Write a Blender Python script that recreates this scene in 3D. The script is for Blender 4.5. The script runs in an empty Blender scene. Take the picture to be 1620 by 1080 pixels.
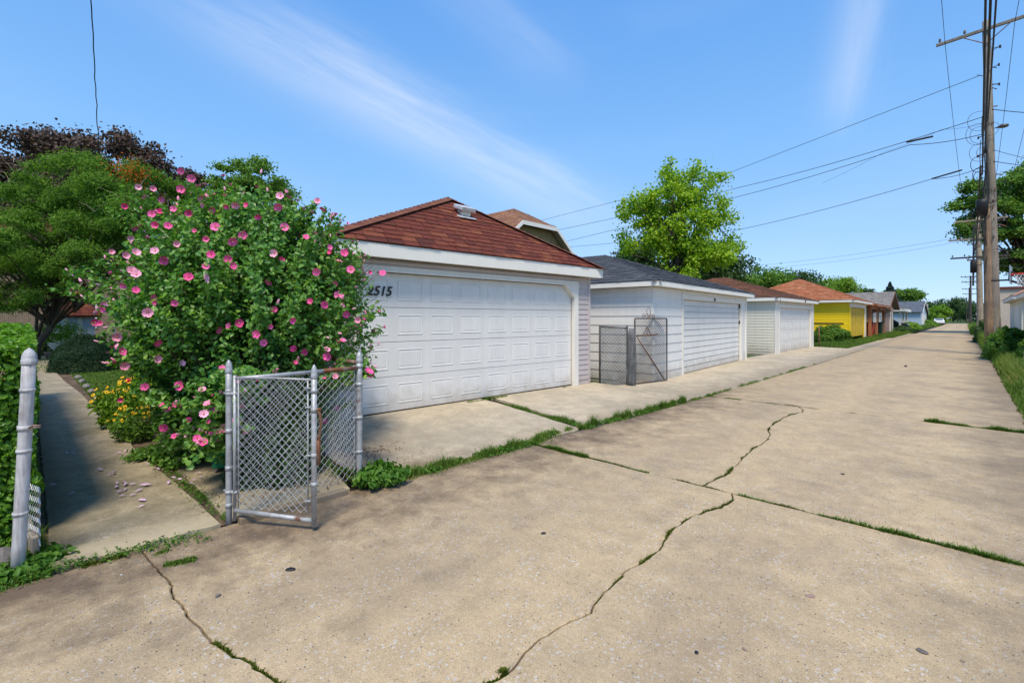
# Alley behind garages
import bpy, bmesh, math, random
import numpy as np
from mathutils import Vector, Matrix, noise as mnoise
R = math.radians
random.seed(7)
rng = np.random.default_rng(7)
sc = bpy.context.scene
SKY_STR, SUN_STR, EXPOSURE = .15, 3.1, .5
SKYTINT_R, SKYTINT_G, SKYTINT_B, CLOUD = .92, 1.05, 1.15, 4.9
SKYK = 4.8

# ------------------------------------------------------------------ camera, sky, sun, exposure
EYE = 1.55
YAW = math.atan2(718, 747)
cam_d = bpy.data.cameras.new('camera'); cam = bpy.data.objects.new('camera', cam_d); sc.collection.objects.link(cam)
cam.location = (0, 0, EYE); cam.rotation_euler = (R(90), 0, YAW)
cam_d.sensor_width = 36; cam_d.lens = 747/1620*36; cam_d.shift_y = -37/1620
cam_d.clip_start = 0.05; cam_d.clip_end = 3000
sc.camera = cam
SUN_DIR = Vector((0.60, -0.66, 1.55)).normalized()
sun_el = math.asin(SUN_DIR.z); sun_az = math.atan2(SUN_DIR.x, SUN_DIR.y)
w = bpy.data.worlds.new('World'); sc.world = w; w.use_nodes = True
nt = w.node_tree; nt.nodes.clear()
def wn(t, **k):
    n = nt.nodes.new(t)
    for a, b in k.items(): setattr(n, a, b)
    return n
def wm(op, a, b=None, c=None, clamp=False):
    n = wn('ShaderNodeMath', operation=op, use_clamp=clamp)
    for i, v in enumerate((a, b, c)):
        if v is None: continue
        if isinstance(v, (int, float)): n.inputs[i].default_value = v
        else: nt.links.new(v, n.inputs[i])
    return n.outputs[0]
sky = wn('ShaderNodeTexSky', sky_type='NISHITA'); sky.sun_disc = False
sky.sun_elevation = sun_el; sky.sun_rotation = sun_az
sky.air_density = 1.0; sky.dust_density = 0.0; sky.ozone_density = 3.0
tc = wn('ShaderNodeTexCoord')
def vdot(vec):
    n = wn('ShaderNodeVectorMath', operation='DOT_PRODUCT'); nt.links.new(tc.outputs['Generated'], n.inputs[0]); n.inputs[1].default_value = vec
    return n.outputs['Value']
def pxdir(px, py):
    x, y = (px-810)/747, (503-py)/747
    return Vector((x*math.cos(YAW)-math.sin(YAW), x*math.sin(YAW)+math.cos(YAW), y)).normalized()
def cirrus(pa, pb, width, strength, seed):
    a, b = pxdir(*pa), pxdir(*pb)
    n = a.cross(b).normalized(); mid = (a+b).normalized(); half = math.sin(a.angle(b)/2)
    along = (b-a).normalized()
    d = vdot(n); t = vdot(along); m = vdot(mid)
    cb = wn('ShaderNodeCombineXYZ')
    nt.links.new(wm('MULTIPLY', d, 22.0), cb.inputs[0]); nt.links.new(wm('MULTIPLY', t, 2.6), cb.inputs[1]); cb.inputs[2].default_value = seed
    nz = wn('ShaderNodeTexNoise'); nz.inputs['Scale'].default_value = 1.0; nz.inputs['Detail'].default_value = 10; nz.inputs['Roughness'].default_value = .62
    nt.links.new(cb.outputs[0], nz.inputs['Vector'])
    wob = wm('MULTIPLY', wm('SUBTRACT', nz.outputs['Fac'], .5), width*1.1)
    q = wm('DIVIDE', wm('ADD', d, wob), width)
    band = wm('EXPONENT', wm('MULTIPLY', wm('MULTIPLY', q, q), -1.0))
    u = wm('DIVIDE', t, half)
    end = wm('EXPONENT', wm('MULTIPLY', wm('POWER', wm('ABSOLUTE', u), 4.0), -1.0))
    front = wm('GREATER_THAN', m, 0.0)
    v = wm('MULTIPLY', wm('MULTIPLY', band, end), wm('MULTIPLY', front, strength))
    return wm('MULTIPLY', v, wm('MAXIMUM', wm('MULTIPLY', wm('SUBTRACT', nz.outputs['Fac'], .14), 1.8), 0.10))
c1 = cirrus((300, 10), (960, 350), .058, .44, 3.1)
c2 = cirrus((1390, -120), (1330, 190), .035, .26, 8.4)
c3 = cirrus((640, -90), (900, 120), .05, .14, 5.7)
nz = wn('ShaderNodeTexNoise'); nz.inputs['Scale'].default_value = 2.2; nz.inputs['Detail'].default_value = 6
mp = wn('ShaderNodeMapping'); mp.inputs['Scale'].default_value = (1, 1, 3.5); nt.links.new(tc.outputs['Generated'], mp.inputs[0]); nt.links.new(mp.outputs[0], nz.inputs['Vector'])
c4 = wm('MULTIPLY', wm('SUBTRACT', nz.outputs['Fac'], .5, clamp=True), .18)
cl = wm('ADD', wm('ADD', c1, c2), wm('ADD', c3, c4), clamp=True)
tint = wn('ShaderNodeMix', data_type='RGBA', blend_type='MULTIPLY'); tint.inputs[0].default_value = 1
nt.links.new(sky.outputs[0], tint.inputs[6]); tint.inputs[7].default_value = (SKYTINT_R, SKYTINT_G, SKYTINT_B, 1)
sz = wn('ShaderNodeSeparateXYZ'); nt.links.new(tc.outputs['Generated'], sz.inputs[0])
grad = wn('ShaderNodeValToRGB'); ge = grad.color_ramp.elements
ge[0].position = 0.0; ge[0].color = (.43, .63, .98, 1); ge[1].position = 1.0; ge[1].color = (.085, .28, .80, 1)
for p_, c_ in ((.12, (.355, .585, .98, 1)), (.30, (.24, .53, .97, 1)), (.55, (.135, .40, .92, 1))):
    q_ = ge.new(p_); q_.color = c_
nt.links.new(sz.outputs['Z'], grad.inputs[0])
gs = wn('ShaderNodeMix', data_type='RGBA', blend_type='MULTIPLY'); gs.inputs[0].default_value = 1; nt.links.new(grad.outputs[0], gs.inputs[6]); gs.inputs[7].default_value = (SKYK, SKYK, SKYK, 1)
blend = wn('ShaderNodeMix', data_type='RGBA'); blend.inputs[0].default_value = .78; nt.links.new(tint.outputs[2], blend.inputs[6]); nt.links.new(gs.outputs[2], blend.inputs[7])
mx = wn('ShaderNodeMix', data_type='RGBA'); nt.links.new(cl, mx.inputs[0])
nt.links.new(blend.outputs[2], mx.inputs[6]); mx.inputs[7].default_value = (CLOUD, CLOUD*1.03, CLOUD*1.08, 1)
bg = wn('ShaderNodeBackground'); bg.inputs['Strength'].default_value = SKY_STR
nt.links.new(mx.outputs[2], bg.inputs[0])
wo = wn('ShaderNodeOutputWorld'); nt.links.new(bg.outputs[0], wo.inputs[0])
sd = bpy.data.lights.new('sun', 'SUN'); sd.energy = SUN_STR; sd.angle = R(16); sd.color = (1.0, .90, .74)
so = bpy.data.objects.new('sun', sd); sc.collection.objects.link(so); so.rotation_euler = SUN_DIR.to_track_quat('Z', 'Y').to_euler()
vs = sc.view_settings; sc.display_settings.display_device = 'sRGB'; vs.view_transform = 'Standard'; vs.look = 'None'; vs.gamma = 1; vs.use_curve_mapping = False; vs.exposure = EXPOSURE
sc.cycles.max_bounces = 8; sc.cycles.transparent_max_bounces = 16; sc.cycles.use_denoising = True

# ------------------------------------------------------------------ helpers
F = 747.0; CA, SA = math.cos(YAW), math.sin(YAW)
def at(px, d):                      # world x, y at a bearing of the picture and a depth in metres
    x = (px-810)/F*d
    return (x*CA-d*SA, x*SA+d*CA)
def zat(py, d): return EYE-(py-503)*d/F
def G(px, py, z=0.0):
    return at(px, (EYE-z)*F/(py-503))
def P3(px, py, d):
    x, y = at(px, d); return Vector((x, y, zat(py, d)))

class MB:
    def __init__(s): s.v = []; s.f = []; s.m = []
    def quad(s, *p, m=0):
        n = len(s.v); s.v += [tuple(q) for q in p]; s.f.append(tuple(range(n, n+len(p)))); s.m.append(m)
    def box(s, x0, x1, y0, y1, z0, z1, m=0, M=None):
        c = [(x0,y0,z0),(x1,y0,z0),(x1,y1,z0),(x0,y1,z0),(x0,y0,z1),(x1,y0,z1),(x1,y1,z1),(x0,y1,z1)]
        if M is not None: c = [tuple(M @ Vector(q)) for q in c]
        n = len(s.v); s.v += c
        for f in ((0,3,2,1),(4,5,6,7),(0,1,5,4),(1,2,6,5),(2,3,7,6),(3,0,4,7)): s.f.append(tuple(n+i for i in f)); s.m.append(m)
    def tube(s, pts, rad, sides=6, m=0, cap=True, close=False):
        pts = [Vector(p) for p in pts]
        if isinstance(rad, (int, float)): rad = [rad]*len(pts)
        n0 = len(s.v); k = len(pts); prev = None
        for i, p in enumerate(pts):
            d = (pts[min(i+1, k-1)]-pts[max(i-1, 0)])
            if d.length < 1e-9: d = Vector((0,0,1))
            d.normalize()
            if prev is None:
                a = d.orthogonal().normalized()
            else:
                a = prev-d*prev.dot(d)
                a = a.normalized() if a.length > 1e-6 else d.orthogonal().normalized()
            prev = a; b = d.cross(a)
            for j in range(sides):
                t = 2*math.pi*j/sides
                s.v.append(tuple(p+(a*math.cos(t)+b*math.sin(t))*rad[i]))
        for i in range(k-1):
            for j in range(sides):
                j2 = (j+1) % sides
                s.f.append((n0+i*sides+j, n0+i*sides+j2, n0+(i+1)*sides+j2, n0+(i+1)*sides+j)); s.m.append(m)
        if cap:
            s.f.append(tuple(n0+j for j in reversed(range(sides)))); s.m.append(m)
            s.f.append(tuple(n0+(k-1)*sides+j for j in range(sides))); s.m.append(m)
    def lathe(s, prof, cx=0, cy=0, sides=16, m=0, M=None):
        n0 = len(s.v)
        for r, z in prof:
            for j in range(sides):
                t = 2*math.pi*j/sides; q = Vector((cx+r*math.cos(t), cy+r*math.sin(t), z))
                if M is not None: q = M @ q
                s.v.append(tuple(q))
        for i in range(len(prof)-1):
            for j in range(sides):
                j2 = (j+1) % sides
                s.f.append((n0+i*sides+j, n0+i*sides+j2, n0+(i+1)*sides+j2, n0+(i+1)*sides+j)); s.m.append(m)
        s.f.append(tuple(n0+j for j in reversed(range(sides)))); s.m.append(m)
        s.f.append(tuple(n0+(len(prof)-1)*sides+j for j in range(sides))); s.m.append(m)
    def mesh(s, name, mats, smooth=False):
        me = bpy.data.meshes.new(name); me.from_pydata(s.v, [], s.f)
        if not isinstance(mats, (list, tuple)): mats = [mats]
        for m in mats: me.materials.append(m)
        if len(mats) > 1: me.polygons.foreach_set('material_index', s.m)
        if smooth: me.polygons.foreach_set('use_smooth', [True]*len(me.polygons))
        me.update(); return me
    def build(s, name, mats, parent=None, smooth=False, bevel=0, **tags):
        return link(name, s.mesh(name, mats, smooth), parent, bevel, **tags)
def link(name, me, parent=None, bevel=0, **tags):
    o = bpy.data.objects.new(name, me); sc.collection.objects.link(o)
    if parent is not None: o.parent = parent
    if bevel:
        b = o.modifiers.new('bevel', 'BEVEL'); b.width = bevel; b.segments = 2; b.limit_method = 'ANGLE'
    for k, v in tags.items(): o[k] = v
    return o
def empty(name, label, cat, loc=(0,0,0), rz=0, group=None, kind=None):
    o = bpy.data.objects.new(name, None); sc.collection.objects.link(o); o.location = loc; o.rotation_euler = (0,0,rz); o.empty_display_size = .1
    if label: o['label'] = label
    if cat: o['category'] = cat
    if group: o['group'] = group
    if kind: o['kind'] = kind
    return o

# ---- materials
MATS = {}
class NT:
    def __init__(s, m): s.t = m.node_tree; s.t.nodes.clear()
    def n(s, t, **k):
        n = s.t.nodes.new(t)
        for a, b in k.items(): setattr(n, a, b)
        return n
    def l(s, a, b): s.t.links.new(a, b)
    def noise(s, co, scale, detail=4, rough=.55, st=None):
        n = s.n('ShaderNodeTexNoise'); n.inputs['Scale'].default_value = scale; n.inputs['Detail'].default_value = detail; n.inputs['Roughness'].default_value = rough
        if st:
            m = s.n('ShaderNodeMapping'); m.inputs['Scale'].default_value = st; s.l(co, m.inputs[0]); co = m.outputs[0]
        s.l(co, n.inputs['Vector']); return n.outputs['Fac']
    def ramp(s, fac, stops):
        r = s.n('ShaderNodeValToRGB'); e = r.color_ramp.elements
        while len(e) > 1: e.remove(e[0])
        e[0].position = stops[0][0]; e[0].color = (*stops[0][1], 1)
        for p, c in stops[1:]:
            x = e.new(p); x.color = (*c, 1)
        s.l(fac, r.inputs[0]); return r.outputs[0]
    def mapr(s, v, a, b, c=0, d=1):
        n = s.n('ShaderNodeMapRange'); n.inputs[1].default_value = a; n.inputs[2].default_value = b; n.inputs[3].default_value = c; n.inputs[4].default_value = d
        s.l(v, n.inputs[0]); return n.outputs[0]
    def mix(s, fac, a, b, mode='MIX'):
        n = s.n('ShaderNodeMix', data_type='RGBA', blend_type=mode)
        for i, v in ((0, fac), (6, a), (7, b)):
            if isinstance(v, (int, float)): n.inputs[i].default_value = v
            elif isinstance(v, tuple): n.inputs[i].default_value = (*v, 1)
            else: s.l(v, n.inputs[i])
        return n.outputs[2]
    def math(s, op, a, b=0, clamp=False):
        n = s.n('ShaderNodeMath', operation=op, use_clamp=clamp)
        for i, v in ((0, a), (1, b)):
            if isinstance(v, (int, float)): n.inputs[i].default_value = v
            else: s.l(v, n.inputs[i])
        return n.outputs[0]
    def out(s, col, rough=.7, metal=0, bump=None, bstr=.3, bdist=.01, trans=0, alpha=None, spec=.4, emit=None):
        p = s.n('ShaderNodeBsdfPrincipled')
        if isinstance(col, tuple): p.inputs['Base Color'].default_value = (*col, 1)
        else: s.l(col, p.inputs['Base Color'])
        if isinstance(rough, (int, float)): p.inputs['Roughness'].default_value = rough
        else: s.l(rough, p.inputs['Roughness'])
        p.inputs['Metallic'].default_value = metal; p.inputs['Specular IOR Level'].default_value = spec
        if bump is not None:
            b = s.n('ShaderNodeBump'); b.inputs['Strength'].default_value = bstr; b.inputs['Distance'].default_value = bdist
            s.l(bump, b.inputs['Height']); s.l(b.outputs[0], p.inputs['Normal'])
        sh = p.outputs[0]
        if trans:
            t = s.n('ShaderNodeBsdfTranslucent')
            if isinstance(col, tuple): t.inputs[0].default_value = (*col, 1)
            else: s.l(s.mix(1.0, col, (1.25, 1.35, .6), 'MULTIPLY'), t.inputs[0])
            m = s.n('ShaderNodeMixShader'); m.inputs[0].default_value = trans; s.l(sh, m.inputs[1]); s.l(t.outputs[0], m.inputs[2]); sh = m.outputs[0]
        if alpha is not None:
            t = s.n('ShaderNodeBsdfTransparent'); m = s.n('ShaderNodeMixShader')
            if isinstance(alpha, (int, float)): m.inputs[0].default_value = alpha
            else: s.l(alpha, m.inputs[0])
            s.l(t.outputs[0], m.inputs[1]); s.l(sh, m.inputs[2]); sh = m.outputs[0]
        o = s.n('ShaderNodeOutputMaterial'); s.l(sh, o.inputs[0])
def newmat(name):
    m = bpy.data.materials.new(name); m.use_nodes = True; MATS[name] = m; return m, NT(m)
def lerp(c, k): return tuple(min(1, x*k) for x in c)
def paint(name, col, rough=.55, dirt=.18, scale=1.5, bstr=.15, streak=True, dirtcol=None, metal=0, fine=60, grime=False):
    m, t = newmat(name); co = t.n('ShaderNodeTexCoord').outputs['Object']
    f = t.noise(co, scale, 6, .62); g = t.noise(co, scale*2.5, 5, .6, (4, 4, .35)) if streak else t.noise(co, scale*4, 5)
    dc = dirtcol or lerp(col, .62)
    k = t.math('MULTIPLY', t.mapr(t.math('ADD', t.math('MULTIPLY', f, .55), t.math('MULTIPLY', g, .45)), .42, .68), dirt*2.2)
    c = t.mix(k, col, dc)
    ge = t.n('ShaderNodeNewGeometry'); sz_ = t.n('ShaderNodeSeparateXYZ'); t.l(ge.outputs['Position'], sz_.inputs[0])
    if grime:      # splash dirt low on the wall
        sp = t.math('ADD', sz_.outputs[2], t.math('MULTIPLY', t.math('SUBTRACT', t.noise(ge.outputs['Position'], 3.5, 7, .7), .5), .9))
        c = t.mix(t.mapr(sp, .02, .42, .62, 0), c, (.34, .28, .21)); rs = t.noise(ge.outputs['Position'], 1.6, 8, .75, (1, 1, .18)); c = t.mix(t.math('MULTIPLY', t.mapr(rs, .55, .75), .32), c, lerp(col, .68))
    # fresh variation between separately made pieces
    oi = t.n('ShaderNodeObjectInfo'); c = t.mix(1.0, c, t.ramp(oi.outputs['Random'], [(0, (.94,.94,.95)), (1, (1,1,1))]), 'MULTIPLY')
    t.out(c, t.mapr(f, .3, .7, rough-.08, rough+.12), metal, t.noise(co, fine, 3), bstr, .003)
    return m
def metal(name, col, rough=.45, rust=0.0, mt=.75):
    m, t = newmat(name); co = t.n('ShaderNodeTexCoord').outputs['Object']
    f = t.noise(co, 14, 6, .65); g = t.noise(co, 90, 3)
    c = t.ramp(f, [(.3, lerp(col, .68)), (.55, col), (.75, lerp(col, 1.2))])
    if rust: c = t.mix(t.mapr(t.noise(co, 6, 6, .7), .62-rust*.35, .7-rust*.2), c, (.16, .062, .025))
    t.out(c, t.mapr(g, .3, .7, rough-.1, rough+.15), mt, g, .12, .002)
    return m
def wood(name, c1, c2, scale=6, bstr=.6):
    m, t = newmat(name); co = t.n('ShaderNodeTexCoord').outputs['Object']
    f = t.noise(co, scale, 7, .65, (5, 5, .22)); g = t.noise(co, 1.1, 4, .6)
    c = t.ramp(f, [(.28, lerp(c2, .45)), (.42, c2), (.56, c1), (.75, lerp(c1, 1.25))])
    c = t.mix(t.mapr(g, .4, .65), c, lerp(c2, .85))
    t.out(c, .85, 0, f, bstr, .015); return m
def leafmat(name, stops, trans=.35, rough=.5, spec=.3):
    m, t = newmat(name); gi = t.n('ShaderNodeNewGeometry'); co = t.n('ShaderNodeTexCoord').outputs['Object']
    k = t.math('ADD', t.math('MULTIPLY', gi.outputs['Random Per Island'], .62), t.math('MULTIPLY', t.noise(co, 1.3, 3), .55))
    k = t.math('SUBTRACT', k, .08, True)
    t.out(t.ramp(k, stops), rough, 0, trans=trans, spec=spec); return m
def shingle(name, cols, obj=False, bstr=.5):
    m, t = newmat(name); co = t.n('ShaderNodeTexCoord').outputs['Object']
    r = t.n('ShaderNodeObjectInfo').outputs['Random'] if obj else t.n('ShaderNodeNewGeometry').outputs['Random Per Island']
    n = len(cols)
    c = t.ramp(r, [(i/(n-1), q) for i, q in enumerate(cols)])
    g = t.noise(co, 160, 2, .7); h = t.noise(co, 7, 5, .6)
    c = t.mix(1.0, c, t.ramp(h, [(.3, (.72,.70,.70)), (.7, (1.2,1.15,1.1))]), 'MULTIPLY')
    c = t.mix(1.0, c, t.ramp(g, [(.25, (.55,.55,.55)), (.75, (1.35,1.35,1.35))]), 'MULTIPLY')
    t.out(c, .95, 0, g, bstr, .004, spec=.15); return m
def concrete(name, base, warm, dark, dirty=None, speck=.8):
    m, t = newmat(name); co = t.n('ShaderNodeTexCoord').outputs['Object']
    big = t.noise(co, .38, 6, .62); mid = t.noise(co, 1.9, 6, .68); fine = t.noise(co, 38, 5, .7); grit = t.noise(co, 150, 2, .6)
    c = t.mix(t.mapr(big, .35, .68), base, warm)
    c = t.mix(t.math('MULTIPLY', t.mapr(mid, .52, .78), .5), c, dark)
    st = t.noise(co, .9, 5, .6, (1, .22, 1))
    c = t.mix(t.math('MULTIPLY', t.mapr(st, .56, .76), .45), c, lerp(dark, .8))
    pa = t.noise(co, .75, 8, .72); c = t.mix(t.math('MULTIPLY', t.mapr(pa, .54, .66), .28*min(1, speck*1.3)), c, (.235, .20, .155))
    pb = t.noise(co, 5.5, 6, .7); c = t.mix(1.0, c, t.ramp(pb, [(.3, (.80,.80,.81)), (.7, (1.13,1.12,1.10))]), 'MULTIPLY')
    # exposed aggregate: pale and dark stones
    for sca, r, colr, amt in ((34, .22, (.56, .54, .50), .85*speck), (52, .15, lerp(dark, .42), .85*speck), (23, .13, (.62*base[0], .56*base[0], .50*base[0]), .6*speck), (14, .12, (.50, .49, .47), .7*speck), (9, .07, (.60, .58, .54), .7*speck), (44, .17, (base[0]*1.25, base[0]*1.1, base[0]*.8), .7*speck), (75, .2, (base[0]*.95, base[0]*.62, base[0]*.42), .6*speck)):
        v = t.n('ShaderNodeTexVoronoi'); v.inputs['Scale'].default_value = sca; t.l(co, v.inputs['Vector'])
        hide = t.mapr(t.noise(co, sca*.09+.3, 4), .40, .58)
        k = t.math('MULTIPLY', t.math('MULTIPLY', t.mapr(v.outputs['Distance'], r, r*1.35, 1, 0), hide), amt)
        c = t.mix(k, c, colr)
    # oil drips and pits
    v = t.n('ShaderNodeTexVoronoi'); v.inputs['Scale'].default_value = 1.25; wv = t.n('ShaderNodeVectorMath', operation='ADD')
    nn = t.n('ShaderNodeTexNoise'); nn.inputs['Scale'].default_value = 6; nn.inputs['Detail'].default_value = 4; t.l(co, nn.inputs['Vector'])
    sc2 = t.n('ShaderNodeVectorMath', operation='SCALE'); sc2.inputs['Scale'].default_value = .35; t.l(nn.outputs['Color'], sc2.inputs[0])
    t.l(co, wv.inputs[0]); t.l(sc2.outputs[0], wv.inputs[1]); t.l(wv.outputs[0], v.inputs['Vector'])
    k = t.math('MULTIPLY', t.mapr(v.outputs['Distance'], .05, .2, 1, 0), t.mapr(t.noise(co, .7, 2), .5, .66, 0, .6))
    c = t.mix(k, c, lerp(dark, .55))
    c = t.mix(1.0, c, t.ramp(fine, [(.25, (.84,.83,.82)), (.75, (1.13,1.13,1.13))]), 'MULTIPLY')
    c = t.mix(1.0, c, t.ramp(grit, [(.25, (.66,.65,.64)), (.75, (1.3,1.3,1.3))]), 'MULTIPLY')
    if dirty: c = dirty(t, co, c)
    hgt = t.math('ADD', fine, t.math('MULTIPLY', grit, .7))
    t.out(c, .93, 0, hgt, .45, .006, spec=.2); return m
def alley_dirt(t, co, c):
    sx = t.n('ShaderNodeSeparateXYZ'); t.l(co, sx.inputs[0]); x, y = sx.outputs[0], sx.outputs[1]
    nA = t.noise(co, 3.2, 7, .7); nB = t.noise(co, 1.1, 5, .65)
    # earth washed along the garage-side edge
    e = t.math('ADD', t.math('MULTIPLY', t.math('ADD', x, 3.95), .85), t.math('MULTIPLY', t.math('SUBTRACT', nA, .5), 2.6))
    e = t.math('ADD', e, t.math('MULTIPLY', t.math('SUBTRACT', nB, .5), 1.6))
    k = t.math('MULTIPLY', t.mapr(e, -.1, .95, 1, 0), t.mapr(y, 9, 13, .92, .25))
    c = t.mix(k, c, (.125, .088, .060))
    # darker towards the verge side, broken up by noise
    e2 = t.math('ADD', t.math('SUBTRACT', x, .15), t.math('MULTIPLY', t.math('SUBTRACT', nB, .5), 3.0))
    c = t.mix(t.mapr(e2, -.5, .6, 0, .62), c, (.115, .092, .072))
    # tyre-worn lanes
    for xc in (-2.55, -.9):
        d = t.math('ABSOLUTE', t.math('SUBTRACT', x, xc))
        k = t.math('MULTIPLY', t.mapr(d, .15, .75, 1, 0), t.mapr(nB, .4, .62, 0, .34))
        c = t.mix(k, c, (.20, .155, .118))
    return c
M = {}
M['alley'] = concrete('alley_concrete', (.47, .365, .225), (.515, .395, .24), (.32, .25, .165), alley_dirt)
def apron_dirt(t, co, c):
    sx = t.n('ShaderNodeSeparateXYZ'); t.l(co, sx.inputs[0]); x, y = sx.outputs[0], sx.outputs[1]
    nA = t.noise(co, 2.6, 8, .72); nB = t.noise(co, .9, 6, .65); nC = t.noise(co, 9, 5, .7)
    e = t.math('ADD', t.math('MULTIPLY', t.math('SUBTRACT', -3.9, x), 1.6), t.math('MULTIPLY', t.math('SUBTRACT', nA, .5), 3.2))
    c = t.mix(t.mapr(e, -.1, .9, .55, 0), c, (.21, .165, .11))
    e = t.math('ADD', t.math('SUBTRACT', y, 2.6), t.math('MULTIPLY', t.math('SUBTRACT', nA, .5), 3.4))
    c = t.mix(t.mapr(e, -.2, 1.0, .8, 0), c, (.20, .145, .095))
    c = t.mix(t.math('MULTIPLY', t.mapr(nB, .46, .60), .5), c, (.30, .265, .20))
    return t.mix(t.math('MULTIPLY', t.mapr(nC, .56, .70), .30), c, (.25, .205, .15))
M['apron'] = concrete('apron_concrete', (.54, .465, .345), (.50, .42, .295), (.35, .30, .225), apron_dirt, speck=.5)
def walk_dirt(t, co, c):
    sx = t.n('ShaderNodeSeparateXYZ'); t.l(co, sx.inputs[0]); x, y = sx.outputs[0], sx.outputs[1]
    nA = t.noise(co, 2.2, 9, .74); nB = t.noise(co, 7, 6, .7)
    c = t.mix(t.math('MULTIPLY', t.mapr(nA, .42, .60), .55), c, (.155, .135, .085)); c = t.mix(t.math('MULTIPLY', t.mapr(nB, .52, .66), .35), c, (.12, .115, .06))
    e = t.math('ADD', t.math('MULTIPLY', t.math('ADD', x, 4.42), 3.0), t.math('MULTIPLY', t.math('SUBTRACT', nA, .5), 3.0))
    c = t.mix(t.mapr(e, 0, .8, 0, .65), c, (.50, .42, .28))
    e = t.math('ADD', t.math('MULTIPLY', t.math('SUBTRACT', y, .16), 5.0), t.math('MULTIPLY', t.math('SUBTRACT', nA, .5), 3.0))
    return t.mix(t.mapr(e, 0, 1.0, .7, 0), c, (.075, .065, .038))
M['walk'] = concrete('walkway_concrete', (.33, .285, .20), (.42, .345, .225), (.17, .145, .10), walk_dirt, speck=.6)
def soilmat(name, a, b, c3, sc_=3):
    m, t = newmat(name); co = t.n('ShaderNodeTexCoord').outputs['Object']
    f = t.noise(co, sc_, 8, .68); g = t.noise(co, sc_*14, 4, .65)
    c = t.ramp(f, [(.3, a), (.5, b), (.7, c3)]); c = t.mix(1.0, c, t.ramp(g, [(.3, (.6,.6,.6)), (.7, (1.3,1.3,1.3))]), 'MULTIPLY')
    t.out(c, .95, 0, t.math('ADD', f, g), .7, .02, spec=.15); return m
M['soil'] = soilmat('bare_soil', (.055,.038,.024), (.12,.085,.055), (.24,.18,.12))
M['lawn'] = soilmat('lawn_ground', (.03,.055,.012), (.055,.095,.02), (.11,.12,.045), .6)
M['under'] = soilmat('joint_fill', (.015,.012,.009), (.03,.024,.017), (.05,.042,.03), 8)
M['white'] = paint('white_paint', (.80,.765,.69), dirt=.14)
M['fascia'] = paint('white_fascia', (.84,.81,.73), dirt=.08)
M['door'] = paint('white_steel_door', (.77,.755,.72), dirt=.14, grime=True, rough=.5, scale=.8)
M['door2'] = paint('old_white_door', (.77,.76,.72), dirt=.2, grime=True, scale=1.2)
M['door3'] = paint('panelled_white_door', (.78,.77,.73), dirt=.15, grime=True)
M['lilac'] = paint('pale_grey_siding', (.54,.475,.46), dirt=.14, grime=True)
M['wsid'] = paint('white_board_siding', (.80,.785,.74), dirt=.14, grime=True, scale=.9)
M['csid'] = paint('cream_siding', (.74,.70,.58), dirt=.18, grime=True)
M['yellow'] = paint('bright_yellow_paint', (.96,.66,.004), dirt=.12, dirtcol=(.72,.48,.01), grime=True)
M['yellowd'] = paint('worn_yellow_door', (.74,.50,.010), dirt=.4, dirtcol=(.36,.25,.02), scale=3)
M['tan'] = paint('tan_stucco', (.42,.33,.23), dirt=.25)
M['brownwood'] = paint('brown_wood', (.20,.085,.035), dirt=.25)
M['orange_wood'] = paint('terracotta_timber', (.45,.17,.07), dirt=.25)
M['pinkbrown'] = paint('faded_pink_boards', (.33,.22,.18), dirt=.35)
M['bluegrey'] = paint('pale_blue_siding', (.45,.54,.62), dirt=.15)
M['beige'] = paint('beige_render', (.60,.50,.40), dirt=.2)
M['darkred'] = paint('dark_red_trim', (.16,.04,.03), dirt=.1)
M['red'] = paint('red_plastic', (.62,.05,.02), dirt=.12, streak=False)
M['maroon'] = paint('maroon_plastic', (.18,.03,.05), dirt=.1, streak=False)
M['green'] = paint('green_plastic', (.01,.22,.09), dirt=.15, streak=False)
M['dgreen'] = paint('dark_green_plastic', (.02,.05,.035), dirt=.15, streak=False)
M['black'] = paint('black_metal', (.018,.018,.02), dirt=.1, rough=.5)
M['vent'] = metal('galvanised_vent', (.72,.72,.72), .35, 0, .3)
M['galv'] = metal('galvanised_steel', (.42,.43,.44), .5, .12, .3)
M['galvrust'] = metal('rusting_pipe', (.30,.22,.17), .6, .75, .3)
M['wire'] = metal('fence_wire', (.52,.53,.53), .5, .05, .3)
M['dwire'] = metal('dark_fence_wire', (.085,.085,.085), .6, .3, .4)
M['rust'] = metal('rusty_iron', (.12,.07,.04), .8, .8, .2)
M['ppost'] = paint('silver_painted_post', (.56,.55,.55), dirt=.55, scale=9, rough=.5, dirtcol=(.30,.28,.28))
M['cable'] = paint('black_cable', (.035,.033,.032), dirt=.1, rough=.6)
M['pole'] = wood('weathered_pole_wood', (.36,.235,.135), (.20,.14,.095))
M['polegrey'] = wood('grey_pole_wood', (.34,.295,.235), (.20,.17,.135))
M['polepale'] = wood('pale_pole_wood', (.46,.37,.26), (.30,.24,.17))
M['poledark'] = wood('dark_pole_wood', (.10,.085,.07), (.055,.048,.04))
M['bark'] = wood('tree_bark', (.12,.09,.065), (.06,.045,.034), 9)
M['stem'] = wood('green_brown_stem', (.12,.10,.05), (.07,.06,.03), 12)
M['insul'] = paint('glazed_insulator', (.12,.11,.10), dirt=.1, rough=.3)
M['stone'] = soilmat('rough_stone', (.14,.13,.12), (.24,.22,.20), (.38,.36,.33), 12)
M['shred'] = shingle('red_shingle', [(.13,.040,.030), (.17,.048,.032), (.11,.036,.028), (.175,.056,.036), (.145,.042,.032), (.22,.078,.042), (.155,.046,.034), (.09,.032,.027)])
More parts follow.
